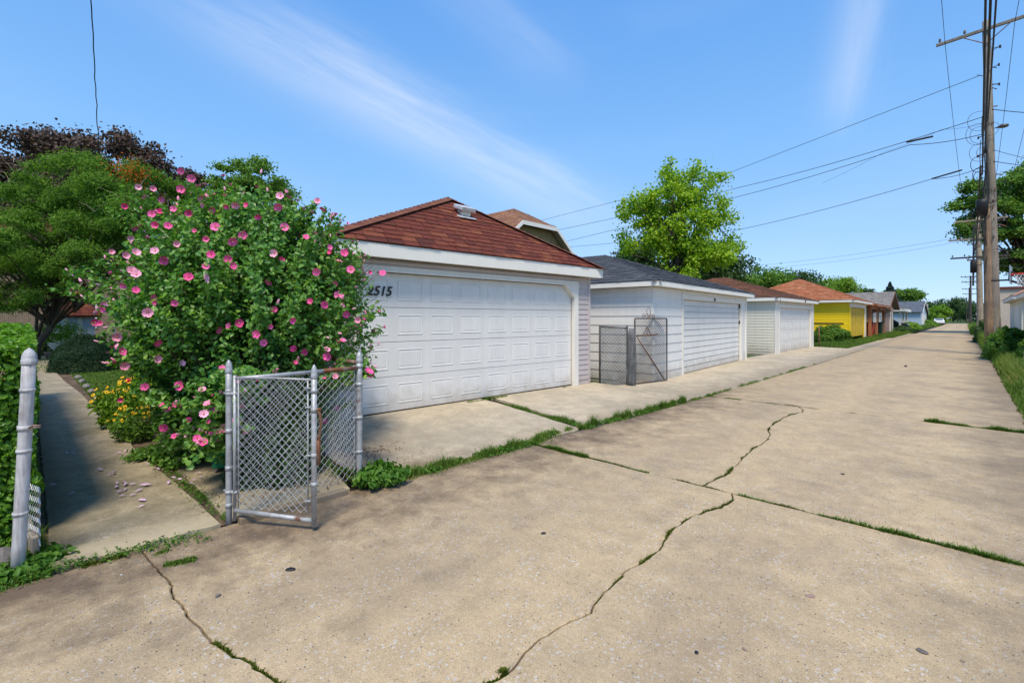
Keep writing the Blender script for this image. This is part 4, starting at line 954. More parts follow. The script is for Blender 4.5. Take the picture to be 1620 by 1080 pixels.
# house behind the nearest garage
hd = math.atan2(-1, 0)
def house():
    root = empty('house', 'yellow brick house with clipped gable and brown roof behind the red-roofed garage', 'house', (-16.2, 18.5, 0), R(90))
    # local x = +Y world, y = -X world ; gable faces the alley at y=0
    hw = 4.6; ez, rz = 3.6, 7.35; cz = 6.25; D = 11; oh = .45; sl = (rz-ez)/hw; cx2 = (rz-cz)/sl
    mb = MB(); prof = [(-hw,0),(hw,0),(hw,ez),(cx2,cz),(-cx2,cz),(-hw,ez)]
    n = len(prof); mb.v = [(x,0,z) for x, z in prof]+[(x,D,z) for x, z in prof]; mb.f = [tuple(range(n)), tuple(reversed(range(n, 2*n)))]+[(i, (i+1) % n, n+(i+1) % n, n+i) for i in range(n)]; mb.m = [0]*len(mb.f); mb.build('wall', M['ybrick'], root)
    mb = MB(); st = MB(); cy = 1.45; up = .12
    for sgn in (-1, 1):
        e0, e1 = Vector((sgn*(hw+oh), -oh, ez-oh*sl+up)), Vector((sgn*(hw+oh), D, ez-oh*sl+up)); k0 = Vector((sgn*cx2, -oh, cz+up)); r0, r1 = Vector((0, cy, rz+up)), Vector((0, D, rz+up))
        mb.quad(e0, k0, r0, r1, e1)
        kk = Vector((sgn*cx2, D, cz+up)); tabs, _ = roof_face(e0, e1, k0, kk, 22, .33, random.Random(1))
        for tb, _f in tabs: add_tab(st, tb)
        tabs, _ = roof_face(k0, kk, r0, r1, 7, .33, random.Random(2))
        for tb, _f in tabs: add_tab(st, tb)
    k0, k1 = Vector((-cx2, -oh, cz+up)), Vector((cx2, -oh, cz+up)); mb.quad(k0, k1, Vector((0, cy, rz+up)))
    tabs, _ = roof_face(k0, k1, (0, cy, rz+up), (0, cy, rz+up), 10, .33, random.Random(5))
    for tb, _f in tabs: add_tab(st, tb)
    rf = mb.build('roof', M['shhouse'], root); st.build('shingle_courses', M['shhouse'], rf, kind='stuff')
    pts = [(-(hw+oh), ez-oh*sl), (-cx2, cz), (cx2, cz), (hw+oh, ez-oh*sl)]
    for i in range(3):
        (xa, za), (xb, zb) = pts[i], pts[i+1]; m1 = MB(); h = .20; y0, y1 = -oh-.05, -oh
        m1.v = [(xa,y0,za-h+up),(xb,y0,zb-h+up),(xb,y0,zb+up),(xa,y0,za+up),(xa,y1,za-h+up),(xb,y1,zb-h+up),(xb,y1,zb+up),(xa,y1,za+up)]; m1.f = [(0,1,2,3),(7,6,5,4),(0,4,5,1),(1,5,6,2),(2,6,7,3),(3,7,4,0)]; m1.m = [0]*6; m1.build('barge_board', M['fascia'], root)
        m1 = MB(); m1.quad((xa,-oh,za-.06+up),(xb,-oh,zb-.06+up),(xb,0,zb-.06+up),(xa,0,za-.06+up)); m1.build('soffit', M['tan'], root)
    f = MB(); f.box(-.55, .75, -.06, -.01, 3.9, 5.25); wn_ = f.build('window', M['fascia'], root); m1 = MB(); m1.box(-.45, .65, -.075, -.061, 4.0, 5.1); m1.build('pane', M['glass'], wn_)
    m1 = MB(); m1.box(2.0, 2.6, 3, 3.6, 5, 8.0) if False else None
house()

# ------------------------------------------------------------------ far left yard
def yard():
    b = empty('brick_house', 'brown brick house across the yard behind the juniper', 'house', (-40.5, .5, 0), R(85))
    mb = MB(); mb.box(-7, 9, 0, 9, 0, 6.0); mb.build('wall', M['brick'], b)
    mb = MB(); mb.box(-7.1, 9.1, -.12, 0, 0, .62); mb.build('foundation', M['apron'], b)
    for x in (1.4, -5):
        f = MB(); f.box(x-.1, x+1.5, -.05, -.005, .9, 3.0); wf = f.build('window', M['fascia'], b); m1 = MB(); m1.box(x, x+1.4, -.07, -.052, 1.9, 2.9); m1.build('pane', M['glass'], wf); m1 = MB(); m1.box(x, x+1.4, -.07, -.052, 1.0, 1.82); m1.build('pane', M['glass'], wf)
    mb = MB(); mb.v = [(-7.5,-.5,6),(9.5,-.5,6),(9.5,9.5,6),(-7.5,9.5,6),(-3,4.5,8),(5,4.5,8)]; mb.f = [(0,1,5,4),(1,2,5),(2,3,4,5),(3,0,4),(3,2,1,0)]; mb.m = [0]*5; mb.build('roof', M['shbrown'], b)
    # small white shed with red roof
    A_ = at(102, 20.5); B_ = at(170, 18.0); sg_ = Garage('shed', 'small white shed with red shingle roof behind the flower urn', 'shed', at(103, 21), at(150, 21.8), 3.5, 0, 1.58, .07, .18)
    sg_.walls(M['bluegrey']); sg_.boards(M['bluegrey'], 0, sg_.W, 0, 1.55, .12); sg_.trim([(-.03, .10, -.03, .02, 0, 1.56), (.42, .58, -.035, .02, 0, 1.56)], M['fascia'], 'corner_post'); sg_.fascia(M['shred2']); sg_.hip(2.85, 1.5, 1.5, M['shred'], 9, .3, seed=6, part_faces=(0,), omat=M['shred_o'])
    # urn
    ux, uy = at(93, 18.5); u = empty('garden_urn', 'white pedestal urn planted with a leafy white flowering shrub', 'planter', (ux, uy, 0))
    mb = MB(); mb.lathe([(.22,0),(.22,.06),(.12,.10),(.10,.22),(.17,.34),(.27,.44),(.31,.52),(.33,.60),(.29,.60),(.26,.54)], 0, 0, 18); mb.build('bowl', M['fascia'], u, smooth=True)
    k = 2600; d = rng.normal(0, 1, (k, 3)); d = unit(d)*rng.uniform(.4, 1.15, (k, 1)); C = d*np.array([.75, .75, .42])+np.array([0, 0, .98])
    V, T = leaf_arrays(C, d+[0, 0, .5], .085, .5, .7, .1, False); tri_mesh('foliage', V, T, M['leafl'], u)
    for i in range(12):
        v = rng.normal(0, 1, 3); v /= np.linalg.norm(v); mb = MB(); mb.lathe([(.01,-.02),(.055,.0),(.05,.02),(.01,.03)], 0, 0, 8); o = mb.build('blossom', M['fascia'], u); o.location = (v[0]*.78, v[1]*.78, 1.0+abs(v[2])*.45)
    # dark pot beside it
    ux2, uy2 = at(80, 18); mb = MB(); mb.lathe([(.12,0),(.18,.25),(.2,.28),(.16,.28)], 0, 0, 14); o = mb.build('flower_pot', M['pinkbrown'], smooth=True, label='brown pot standing by the urn at the far end of the walkway', category='pot'); o.location = (ux2, uy2, -.03)
    # yard fence with two posts
    fx = empty('yard_fence', 'wire yard fence with two steel posts in front of the brick house', 'fence', (*at(64, 21), 0), R(70))
    for x in (0, .18, 2.6): mb = MB(); mb.tube([(x,0,0),(x,0,1.25)], .03, 8); acorn(mb, x, 0, 1.25, .03); mb.build('post', M['galv'], fx, smooth=True)
    mb = MB(); mb.tube([(.18,0,1.15),(2.6,0,1.15)], .02, 8); mb.build('top_rail', M['galv'], fx); mb = MB(); chain(mb, (.2,0,0), (2.6,0,0), .1, 1.15, .09, .003); mb.build('chain_link', M['wire'], fx)
yard()

# ------------------------------------------------------------------ trees and far vegetation
def tree_at(px, py, d): x, y = at(px, d); return (x, y, zat(py, d))
def lobe(px, py, d, rx, ry=None, rz=None):
    return (tree_at(px, py, d), (rx, ry or rx, rz or rx))
# juniper-like evergreen, made of flat pads
cb = (*at(57, 17.5), 0)
lobes = [lobe(60, 345, 18, 2.3, 2.2, 1.0), lobe(150, 300, 17.5, 2.2, 2, 1.1), lobe(235, 320, 17, 1.9, 1.8, 1.2), lobe(110, 390, 16.5, 2.6, 2.2, 1.0), lobe(210, 395, 16, 2.1, 2.0, .9), lobe(20, 420, 17, 2.2, 2.0, .9), lobe(190, 430, 16.5, 1.6, 1.4, .5), lobe(-70, 380, 18, 2.4, 2.2, 1.5), lobe(55, 440, 17.5, 2.0, 2, .8), lobe(255, 370, 17, 1.5, 1.5, 1.2), lobe(150, 355, 18.5, 3, 2.2, 1.6), lobe(40, 470, 18, 1.3, 1.2, .5), lobe(5, 468, 16.8, 1.7, 1.2, .55), lobe(35, 485, 17, .9, .9, .35), lobe(95, 462, 17, 1.2, 1.0, .5), lobe(70, 400, 16.3, 1.8, 1.5, .9)]
root, cl = crown_tree('evergreen_tree', 'broad dark green evergreen with layered boughs at the end of the walkway', 'tree', cb, (*at(120, 17.5), 4.4), .13, lobes, 330, 175000, .11, 'conifer', .40, flat=.62, seed=4, asp=.33, rnd=.55, shell=.72)
mb = MB(); rr = random.Random(2)
b0_ = Vector((0,0,0)); B3 = Vector(cb)
for px, py, d in ((112,455,16),(150,470,15.8),(165,440,16.2),(120,480,17),(95,430,17),(180,455,16.5),(60,420,17.5)):
    q = Vector(tree_at(px, py, d))-B3; s0 = Vector((0,0,.35+.5*rr.random())) if px < 100 else Vector(tree_at(118, 492, 17))-B3
    mb.tube([s0, s0.lerp(q, .4)+Vector((0,0,.12)), q, q+Vector((rr.uniform(-.5,.1),rr.uniform(-.3,.3),.7))], [.055,.05,.035,.02], 7)
mb.build('limb', M['bark'], root, smooth=True)
dead = MB()
for i in range(60):
    q = Vector(tree_at(rr.uniform(5, 75), rr.uniform(255, 330), 18+rr.uniform(-.5, 1)))-B3 if i < 34 else Vector(tree_at(rr.uniform(90, 290), rr.uniform(300, 450), 15.6))-B3
    d_ = Vector((rr.uniform(-1,1), rr.uniform(-1,1), rr.uniform(-.1,.9)))*.8; dead.tube([q, q+d_*.5+Vector((0,0,.06)), q+d_], [.012,.008,.003], 4, cap=False)
dead.build('dead_twigs', M['polepale'], root, kind='stuff')
q = Vector(tree_at(206, 270, 16.6))-B3; C = rng.normal(0, 1, (420, 3))*[.32, .32, .24]+np.array(q); V, T = leaf_arrays(C, rng.normal(0, 1, (420, 3)), .085, .45, .8, .2, False); tri_mesh('dead_spray', V, T, M['dryleaf'], root, kind='stuff')
# purple maple behind
crown_tree('purple_maple', 'large purple-leaved maple rising behind the evergreen', 'tree', (*at(150, 34), 0), (*at(140, 34), 8), .4, [lobe(85, 238, 34, 2.4, 2.4, 1.5), lobe(45, 290, 34, 3.2, 3, 2.0), lobe(110, 262, 34, 2.4, 2.4, 1.8), lobe(155, 270, 34, 3.4, 3, 2.3), lobe(215, 270, 34, 3.2, 3, 2.2), lobe(270, 300, 34, 2.2, 2.4, 2.6), lobe(-10, 300, 33, 2.6, 3, 2.6), lobe(150, 330, 35, 6, 4, 2.6)], 240, 66000, .20, 'maple', .82, seed=8, lobed=True, asp=.95, flat=.75)
# green tree behind the shrub
crown_tree('shade_tree', 'feathery green tree showing above the flowering shrub', 'tree', (*at(400, 23), 0), (*at(400, 23), 6), .2, [lobe(360, 300, 22, 1.3, 1.6, 1.0), lobe(400, 285, 22, 1.6, 1.6, 1.0), lobe(440, 292, 22, 1.0, 1.2, .8), lobe(400, 330, 23, 2.2, 1.8, 1.4), lobe(330, 340, 23, 1.6, 1.6, 1.4)], 90, 26000, .13, 'leafg', .42, seed=12, flat=.5, lobed=True, asp=.6)
# tall yellow-green tree
crown_tree('shade_tree', 'tall upright yellow-green tree behind the charcoal-roofed garage', 'tree', (*at(1078, 30), 0), (*at(1072, 30), 9.6), .27, [lobe(1063, 283, 30, 1.2, 1.4, 1.2), lobe(1055, 315, 30, 2.3, 2, 1.5), lobe(1003, 330, 30, 1.4, 1.5, 1.3), lobe(1015, 370, 30, 1.7, 1.8, 1.3), lobe(1095, 300, 30, 1.6, 1.8, 1.4), lobe(1142, 285, 30, .6, .7, .8), lobe(1130, 335, 30, 1.5, 1.5, 1.1), lobe(1150, 330, 30, .7, .9, .6), lobe(1075, 375, 30, 2.6, 2.2, 2.0), lobe(1145, 390, 30, 1.2, 1.4, .9), lobe(1120, 400, 30, 1.8, 1.8, 1.0), lobe(1070, 425, 30, 2.0, 2, 1.0), lobe(1000, 395, 30, .8, 1, .6)], 210, 25000, .15, 'leafmid', .52, seed=21, flat=.85, lobed=True, asp=.95, shell=.25)
def bgtree(px, py, d, r, rz, mat, label, n=9000, L=.3, seed=0, cat='tree', group=None):
    return crown_tree('background_tree', label, cat, (*at(px, d), 0), (*at(px, d), max(1.5, zat(py, d)-rz*.3)), .3, [lobe(px, py, d, r, r, rz), lobe(px-10*r*30/d/3, py+4, d, r*.8, r*.8, rz*.8), lobe(px+12*r*30/d/3, py+6, d, r*.75, r*.8, rz*.7)], 60, n, L, mat, r*.28, seed=seed, group=group)
bgtree(1020, 425, 38, 2.6, 2.3, 'leafdk', 'dense dark tree half hidden behind the tall yellow-green tree', 14000, .22, 31)
bgtree(1120, 432, 40, 3.2, 2.3, 'leafdk', 'dark tree low behind the right side of the yellow-green tree', 12000, .24, 32)
bgtree(1195, 446, 55, 3.2, 1.4, 'leafg', 'rounded green tree above the brown garage roof', 9000, .28, 33)
bgtree(1250, 452, 60, 3.4, 1.5, 'leafdk', 'dark tree top between the brown and terracotta roofs', 9000, .28, 34)
bgtree(1322, 458, 62, 2.6, 1.5, 'leafl', 'light green tree above the terracotta roof of the yellow garage', 9000, .26, 35)
bgtree(1375, 470, 90, 2.0, 1.6, 'leafdk', 'small dark tree left of the blue spruce', 4000, .4, 36)
bgtree(1428, 470, 95, 3.0, 2.2, 'leafg', 'rounded green tree right of the blue spruce', 7000, .4, 37)
bgtree(1486, 496, 120, 2.2, 2.6, 'leafl', 'bushy light green tree near the far end of the alley', 6000, .4, 38)
bgtree(1508, 488, 205, 7.0, 4.5, 'leafdk', 'broad dark tree closing the far end of the alley', 11000, .65, 39)
bgtree(1470, 492, 230, 6.0, 4, 'leafdk', 'dark tree mass behind the farthest garages', 6000, .7, 40)
bgtree(1555, 492, 190, 7.0, 5, 'leafdk', 'dark tree behind the utility poles at the alley end', 6000, .6, 41)
bgtree(940, 440, 55, 3.0, 2.0, 'leafdk', 'dark tree low behind the first garage roof', 5000, .35, 42)
# spruce
def spruce(px, d, top, base_r):
    x, y = at(px, d); r_ = empty('blue_spruce', 'pointed blue-green spruce behind the tan garage', 'tree', (x, y, 0)); Ht = zat(top, d)
    mb = MB(); mb.tube([(0,0,0),(0,0,Ht*.97)], [.25,.03], 7); mb.build('trunk', M['bark'], r_)
    n = 14000; h = rng.uniform(0, 1, n)**.75; rad = base_r*(1-h)*(1+.18*np.sin(h*60)); a = rng.uniform(0, 2*np.pi, n); q = rng.uniform(.5, 1.05, n)*rad
    C = np.stack([np.cos(a)*q, np.sin(a)*q, Ht*.12+h*Ht*.88-.12*q], 1); N = np.stack([np.cos(a)*.5, np.sin(a)*.5, np.ones(n)], 1)
    V, T = leaf_arrays(C, N, .32, .3, .4, .2, False); tri_mesh('crown', V, T, M['spruce'], r_)
spruce(1408, 92, 446, 3.6)
# big tree on the right
crown_tree('shade_tree', 'large green tree leaning over the right-hand garages', 'tree', (*at(1640, 46), 0), (*at(1625, 46), 10), .45, [lobe(1545, 335, 46, 2.2, 2.2, 1.4), lobe(1590, 300, 46, 3.2, 3, 2.0), lobe(1560, 365, 46, 1.8, 2, 1.0), lobe(1640, 320, 46, 4.5, 3, 4), lobe(1610, 395, 46, 2.6, 2.6, 2.4), lobe(1660, 420, 46, 3.5, 3, 3), lobe(1595, 350, 46, 3.0, 3, 2)], 190, 70000, .25, 'leafg', .80, seed=51, flat=.6, lobed=True, asp=.7)

# ------------------------------------------------------------------ rose of Sharon
sx, sy = -5.80, 1.82
bush = empty('flowering_shrub', 'big rounded rose of Sharon covered in pink flowers beside the first garage', 'shrub', (sx, sy, 0))
rv = Vector((CA, SA, 0)); fv = Vector((-SA, CA, 0)); rr = random.Random(5)
def bushpt(a, b, c): return rv*a+fv*b+Vector((0,0,c))
outline = [(0.05,.95),(.25,1.02),(.6,1.22),(.95,1.42),(1.3,1.52),(1.6,1.55),(1.9,1.52),(2.2,1.36),(2.45,1.15),(2.65,.92),(2.85,.5),(2.95,.1)]
def rad_at(z): return float(np.interp(z, [o[0] for o in outline], [o[1] for o in outline]))
stems = MB(); LC, LN, LS = [], [], []
tips = []
def grow(p0, tip, droop, r0, dens, spread, L=.062):
    mid = p0.lerp(tip, .55)+Vector((0,0,.22*(tip-p0).length*.6)); pts = []
    for i in range(9):
        f = i/8; pts.append(p0*(1-f)**2+mid*2*f*(1-f)+tip*f*f+Vector((rr.uniform(-1,1),rr.uniform(-1,1),0))*.012)
    stems.tube(pts, [r0*(1-.85*i/8)+.0012 for i in range(9)], 4, cap=False)
    n = dens
    for k in range(n):
        f = rr.uniform(.35, 1.0)**.8; i = min(7, int(f*8)); q = pts[i].lerp(pts[i+1], f*8-i)
        dv_ = Vector((rr.gauss(0,1), rr.gauss(0,1), rr.gauss(0,.8))).normalized()*spread*rr.uniform(.2, 1)
        LC.append(q+dv_); LN.append(dv_.normalized()*.5+Vector((0,0,.75))+(q.xy.to_3d().normalized()*.45 if q.xy.length > .1 else Vector())); LS.append(L*rr.uniform(.55, 1.25))
for i in range(980):
    a = rr.uniform(0, 2*math.pi); z = rr.choice((rr.uniform(.25, 2.9), rr.uniform(.15, 2.9), 2.1+rr.uniform(-.5, .85))); R_ = rad_at(z)*.93
    wob = 1+.10*mnoise.noise(Vector((math.cos(a)*1.6, math.sin(a)*1.6, z*1.5)))+rr.uniform(-.07, .06); R_ *= wob*(rr.uniform(.45, 1)**.5)
    tip = bushpt(math.cos(a)*R_, math.sin(a)*R_*.80, z*(1+.03*rr.gauss(0, 1)))
    p0 = Vector((tip.x*.1, tip.y*.1, .02)) if z > .9 else Vector((tip.x*.45, tip.y*.45, z*.5))
    if z > 1.3 and rr.random() < .7: p0 = Vector((tip.x*.35, tip.y*.35, z*.45))
    grow(p0, tip, 0, .007, 58, .095, .056); tips.append(tip)
# long wandering shoots that break the outline
shoots = [(95,445,5.2),(112,425,5.3),(192,325,5.4),(218,298,5.3),(245,325,5.3),(298,287,5.2),(330,300,5.3),(440,312,5.2),(500,320,5.3),(520,330,5.3),(535,350,5.2),(572,400,5.1),(570,440,5.0),(575,500,4.9),(560,420,5.2),(300,650,4.1),(330,640,4.0),(345,690,4.0),(320,700,3.95),(285,690,4.1),(300,610,4.2),(338,672,4.05),(332,700,4.0),(328,660,3.95),(340,690,3.9),(300,640,4.0),(318,625,4.1),(312,600,4.2),(585,575,4.5),(578,560,4.6),(565,585,4.5),(140,470,5.1),(170,400,5.2),(205,370,5.2),(235,640,4.3),(480,330,5.3),(385,320,5.4),(350,312,5.4),(270,315,5.3),(545,540,4.7),(182,560,4.8),(175,530,4.9),(372,600,4.05),(385,622,4.0),(360,612,4.0),(398,600,4.1),(365,640,4.0),(380,585,3.95),(372,590,4.1),(392,590,3.95),(362,600,4.2),(400,585,4.1),(420,590,4.2),(375,610,4.15)]
Bv = Vector((sx, sy, 0))
for px, py, d in shoots:
    tip = P3(px, py, d)-Bv; p0 = Vector((tip.x*.25, tip.y*.25, max(.3, tip.z*.45))); grow(p0, tip, 0, .006, 62, .055, .055)
    for _ in range(3):
        t2 = tip+Vector((rr.gauss(0,.09), rr.gauss(0,.09), rr.uniform(-.2, .05))); grow(p0.lerp(tip, .5), t2, 0, .004, 34, .05, .055)
for i in range(14): 
    a = rr.uniform(0, 6.28); stems.tube([(math.cos(a)*.12, math.sin(a)*.12, -.05), (math.cos(a)*.25, math.sin(a)*.25, .7), (math.cos(a)*.6, math.sin(a)*.5, 1.6)], [.022,.016,.009], 6)
stems.build('stems', M['stem'], bush, smooth=True)
C = np.array([tuple(v) for v in LC]); N = np.array([tuple(v) for v in LN]); S = np.array(LS)
keep = C[:, 2] > .03; C, N, S = C[keep], N[keep], S[keep]
ar_ = C[:, 0]*CA+C[:, 1]*SA; keep = ~((ar_ > 1.25) & (C[:, 2] > 1.7) & (C[:, 2] < 2.2)); C, N, S = C[keep], N[keep], S[keep]
# nothing grows through the garage wall, or low over the walkway
W_ = C+[sx, sy, 0]; keep = ~((W_[:, 0] < -6.25) & (W_[:, 1] > 2.85)) & ~((W_[:, 1] < .93) & (W_[:, 2] < .75)) & ~((W_[:, 1] < .6) & (W_[:, 2] < 1.2)); C, N, S = C[keep], N[keep], S[keep]
V, T = leaf_arrays(C, N, S, .72, .55, .25, True); tri_mesh('foliage', V, T, M['leafbush'], bush)
def petals(n_, r_, cup, name, mats):
    m1 = MB()
    for k in range(n_):
        a = 2*math.pi*k/n_; ca, sa = math.cos(a), math.sin(a)
        def pt(rad, off, h): return (ca*rad-sa*off, sa*rad+ca*off, h)
        P = [pt(.004, -.003, 0), pt(.004, .003, 0), pt(r_*.22, -r_*.17, cup*.25), pt(r_*.22, r_*.17, cup*.25+.001), pt(r_*.70, -r_*.52, cup*.8), pt(r_*.70, r_*.52, cup*.8+.006), pt(r_*1.0, -r_*.32, cup), pt(r_*1.0, r_*.32, cup+.005), pt(r_*.8, 0, cup*.75)]
        b = len(m1.v); m1.v += P
        for f, mm in (((0,1,3,2),1),((2,3,8),0),((2,8,4),0),((3,5,8),0),((4,8,6),0),((8,7,6),0),((8,5,7),0)): m1.f.append(tuple(b+q for q in f)); m1.m.append(mm)
    m1.tube([(0,0,0),(0,0,r_*.42),(0,0,r_*.62)], [.004,.0045,.001], 5, m=2)
    return m1.mesh(name, mats)
fm = [petals(5, .048, .020, 'flower', [M['petal'], M['throat'], M['stamen']]), petals(5, .046, .030, 'flower', [M['petalpale'], M['throat'], M['stamen']]), petals(5, .036, .040, 'flower', [M['petal'], M['throat'], M['stamen']])]
m1 = MB(); m1.lathe([(.004,0),(.010,.006),(.011,.02),(.009,.036),(.003,.048)], 0, 0, 6); budm = m1.mesh('bud', M['petalpale'])
fp = [(213,78),(262,84),(358,22),(395,48),(360,85),(422,113),(290,120),(165,143),(425,138),(460,153),(260,170),(290,165),(335,152),(200,217),(275,207),(315,210),(408,230),(342,272),(445,256),(385,165),(518,140),(545,138),(590,142),(700,110),(690,145),(846,150),(826,127),(568,241),(532,262),(620,175),(712,215),(478,215),(302,328),(122,300),(203,303),(168,312),(272,298),(185,252),(190,365),(208,378),(520,322),(463,308),(443,350),(535,347),(386,386),(436,389),(697,328),(662,400),(820,366),(866,283),(890,404),(939,360),(916,303),(1000,371),(1048,373),(168,410),(102,492),(85,545),(65,540),(258,460),(277,470),(338,473),(677,495),(733,531),(660,553),(620,580),(643,610),(485,565),(525,553),(555,542),(278,608),(275,664),(360,680),(166,688),(141,590),(130,620),(155,640),(237,760),(358,755),(153,802),(748,633),(783,642),(860,655),(750,680),(302,898),(897,448),(963,530),(872,303),(786,250),(680,305),(245,505),(205,430),(415,935),(885,725),(892,838),(855,875),(1000,710),(805,470),(850,480),(922,512)]
pale = {(213,78),(262,84),(203,303),(168,312),(185,252),(190,365),(208,378),(275,664),(166,688),(141,590),(130,620),(272,298),(700,110),(845,150)}
fdep = {}
leafpts = W_ = C+[sx, sy, 0]
xr = (W_[:, 0]*CA+W_[:, 1]*SA); dr = (-W_[:, 0]*SA+W_[:, 1]*CA); LPX = 810+F*xr/dr; LPY = 503-F*(W_[:, 2]-EYE)/dr
for i, (cx0, cy0) in enumerate(fp):
    px, py = cx0/2.16+120, cy0/2.16+260
    near = (np.abs(LPX-px) < 9) & (np.abs(LPY-py) < 9); d = float(np.percentile(dr[near], 2))-.05 if near.sum() > 3 else 4.95
    p = P3(px, py, d)-Bv; k = 1 if (cx0, cy0) in pale or rr.random() < .14 else (2 if rr.random() < .33 else 0)
    tocam = (Vector((0,0,EYE))-P3(px, py, d)).normalized(); n_ = (tocam+Vector((rr.gauss(0,.42), rr.gauss(0,.42), rr.gauss(.1,.35)))).normalized()
    o = link('flower', fm[k], bush); o.location = p; o.rotation_euler = n_.to_track_quat('Z', 'Y').to_euler(); o.scale = [rr.uniform(.62, .95)]*3
    stems2 = None
rel = np.hypot(C[:, 0], C[:, 1])/np.interp(C[:, 2], [o_[0] for o_ in outline], [o_[1] for o_ in outline]); outer = C[(rel > .80) & (C[:, 2] > .5)].tolist()
for i in range(500):     # smaller or turned-away flowers and closed buds all round
    p = Vector(outer[rr.randrange(len(outer))]); p += Vector((p.x, p.y, .2)).normalized()*rr.uniform(0, .035)
    if i % 5 < 2: o = link('flower', fm[rr.choice((0,1,2))], bush); o.scale = [rr.uniform(.45, .75)]*3
    else: o = link('bud', budm, bush); o.scale = [rr.uniform(.6, 1.2)]*3
    o.location = p; o.rotation_euler = (Vector(p)+Vector((rr.gauss(0,.5), rr.gauss(0,.5), rr.gauss(0,.8)))).to_track_quat('Z', 'Y').to_euler()

# silvery bush inside the fence corner
def leafball(name, label, cat, loc, rx, ry, rz, n, L, mat, seed=0, asp=.6, lump=.25, lobed=False, mass=.75, group=None, low=0):
    r_ = empty(name, label, cat, loc, group=group); d = unit(rng.normal(0, 1, (n, 3))); d[:, 2] = np.abs(d[:, 2])*1.0-low
    k = np.array([1+lump*mnoise.noise(Vector(q*2.2)+Vector((seed,0,0)))+lump*.5*mnoise.noise(Vector(q*6)+Vector((seed,0,0))) for q in d])[:, None]
    C = d*np.array([rx, ry, rz])*k*rng.uniform(mass, 1.03, (n, 1))**.5
    V, T = leaf_arrays(C, d+[0,0,.5], L, asp, .6, .2, lobed); tri_mesh('foliage', V, T, M[mat], r_)
    mb = MB()
    for i in range(10):
        a = i*.628; mb.tube([(math.cos(a)*.05, math.sin(a)*.05, -.03), (math.cos(a)*rx*.55, math.sin(a)*ry*.55, rz*.6)], [.012,.004], 4)
    mb.build('stems', M['stem'], r_); return r_
leafball('dark_shrub', 'dense dark shrub growing just inside the chain link fence corner', 'shrub', (-4.95, 1.72, 0), .48, .40, 1.12, 9000, .045, 'leafdk', 3, lump=.3)
# dark yew, lime hedge
leafball('yew_shrub', 'clipped dark green yew beside the middle of the walkway', 'shrub', (*at(136, 14), 0), .95, .85, 1.02, 26000, .055, 'yew', 5, asp=.3, lump=.12)
leafball('yew_shrub', 'small dark conifer shrub by the yard fence', 'shrub', (*at(52, 20), 0), .8, .8, .85, 8000, .07, 'yew', 6, asp=.3, lump=.15)
def hedge():
    r_ = empty('hedge', 'bright green leafy hedge along the left side of the walkway', 'hedge', (-4.4, -.55, 0)); Cs, Ns = [], []
    for x0, x1, n, L in ((-.35, -3.2, 52000, .05), (-3.2, -8.5, 26000, .075)):
        x = rng.uniform(x1, x0, n); face = rng.choice(4, n, p=[.45, .30, .12, .13]); y = rng.uniform(-.62, .62, n); z = rng.uniform(.02, 1.42, n); nn = np.zeros((n, 3))
        f = face == 0; y[f] = .60-rng.exponential(.05, f.sum()); nn[f] = (0, 1, .4)
        f = face == 1; z[f] = 1.42-rng.exponential(.05, f.sum()); nn[f] = (0, 0, 1)
        f = face == 2; x[f] = x0-rng.exponential(.06, f.sum()); nn[f] = (1, .2, .5)
        f = face == 3; nn[f] = (0, .3, 1)
        wv = np.array([mnoise.noise(Vector((a*1.7, b*1.7, c*1.7)))+.4*mnoise.noise(Vector((a*5, b*5, c*5))) for a, b, c in zip(x, y, z)])
        C = np.stack([x, y+wv*.09*(nn[:, 1] > .5), z+wv*.10*(nn[:, 2] > .8)], 1); C[:, 1] -= np.maximum(0, .35-z)*.25
        C[:, 2] -= np.clip((x+1.0)*.16, 0, 1)*.5
        V, T = leaf_arrays(C, nn, L, .6, .55, .15, True)
        Cs.append((V, T))
    off = len(Cs[0][0]); V = np.vstack([Cs[0][0], Cs[1][0]]); T = np.vstack([Cs[0][1], Cs[1][1]+off]); tri_mesh('foliage', V, T, M['leafhedge'], r_)
    mb = MB(); rr = random.Random(4)
    for i in range(60):
        x = rr.uniform(-8, -.4); y = rr.uniform(-.4, .4); mb.tube([(x, y, -.03), (x+rr.uniform(-.15,.15), y+rr.uniform(-.1,.2), .6), (x+rr.uniform(-.3,.3), y+rr.uniform(-.2,.2), 1.3)], [.012,.009,.003], 4)
    mb.build('stems', M['stem'], r_)
hedge()

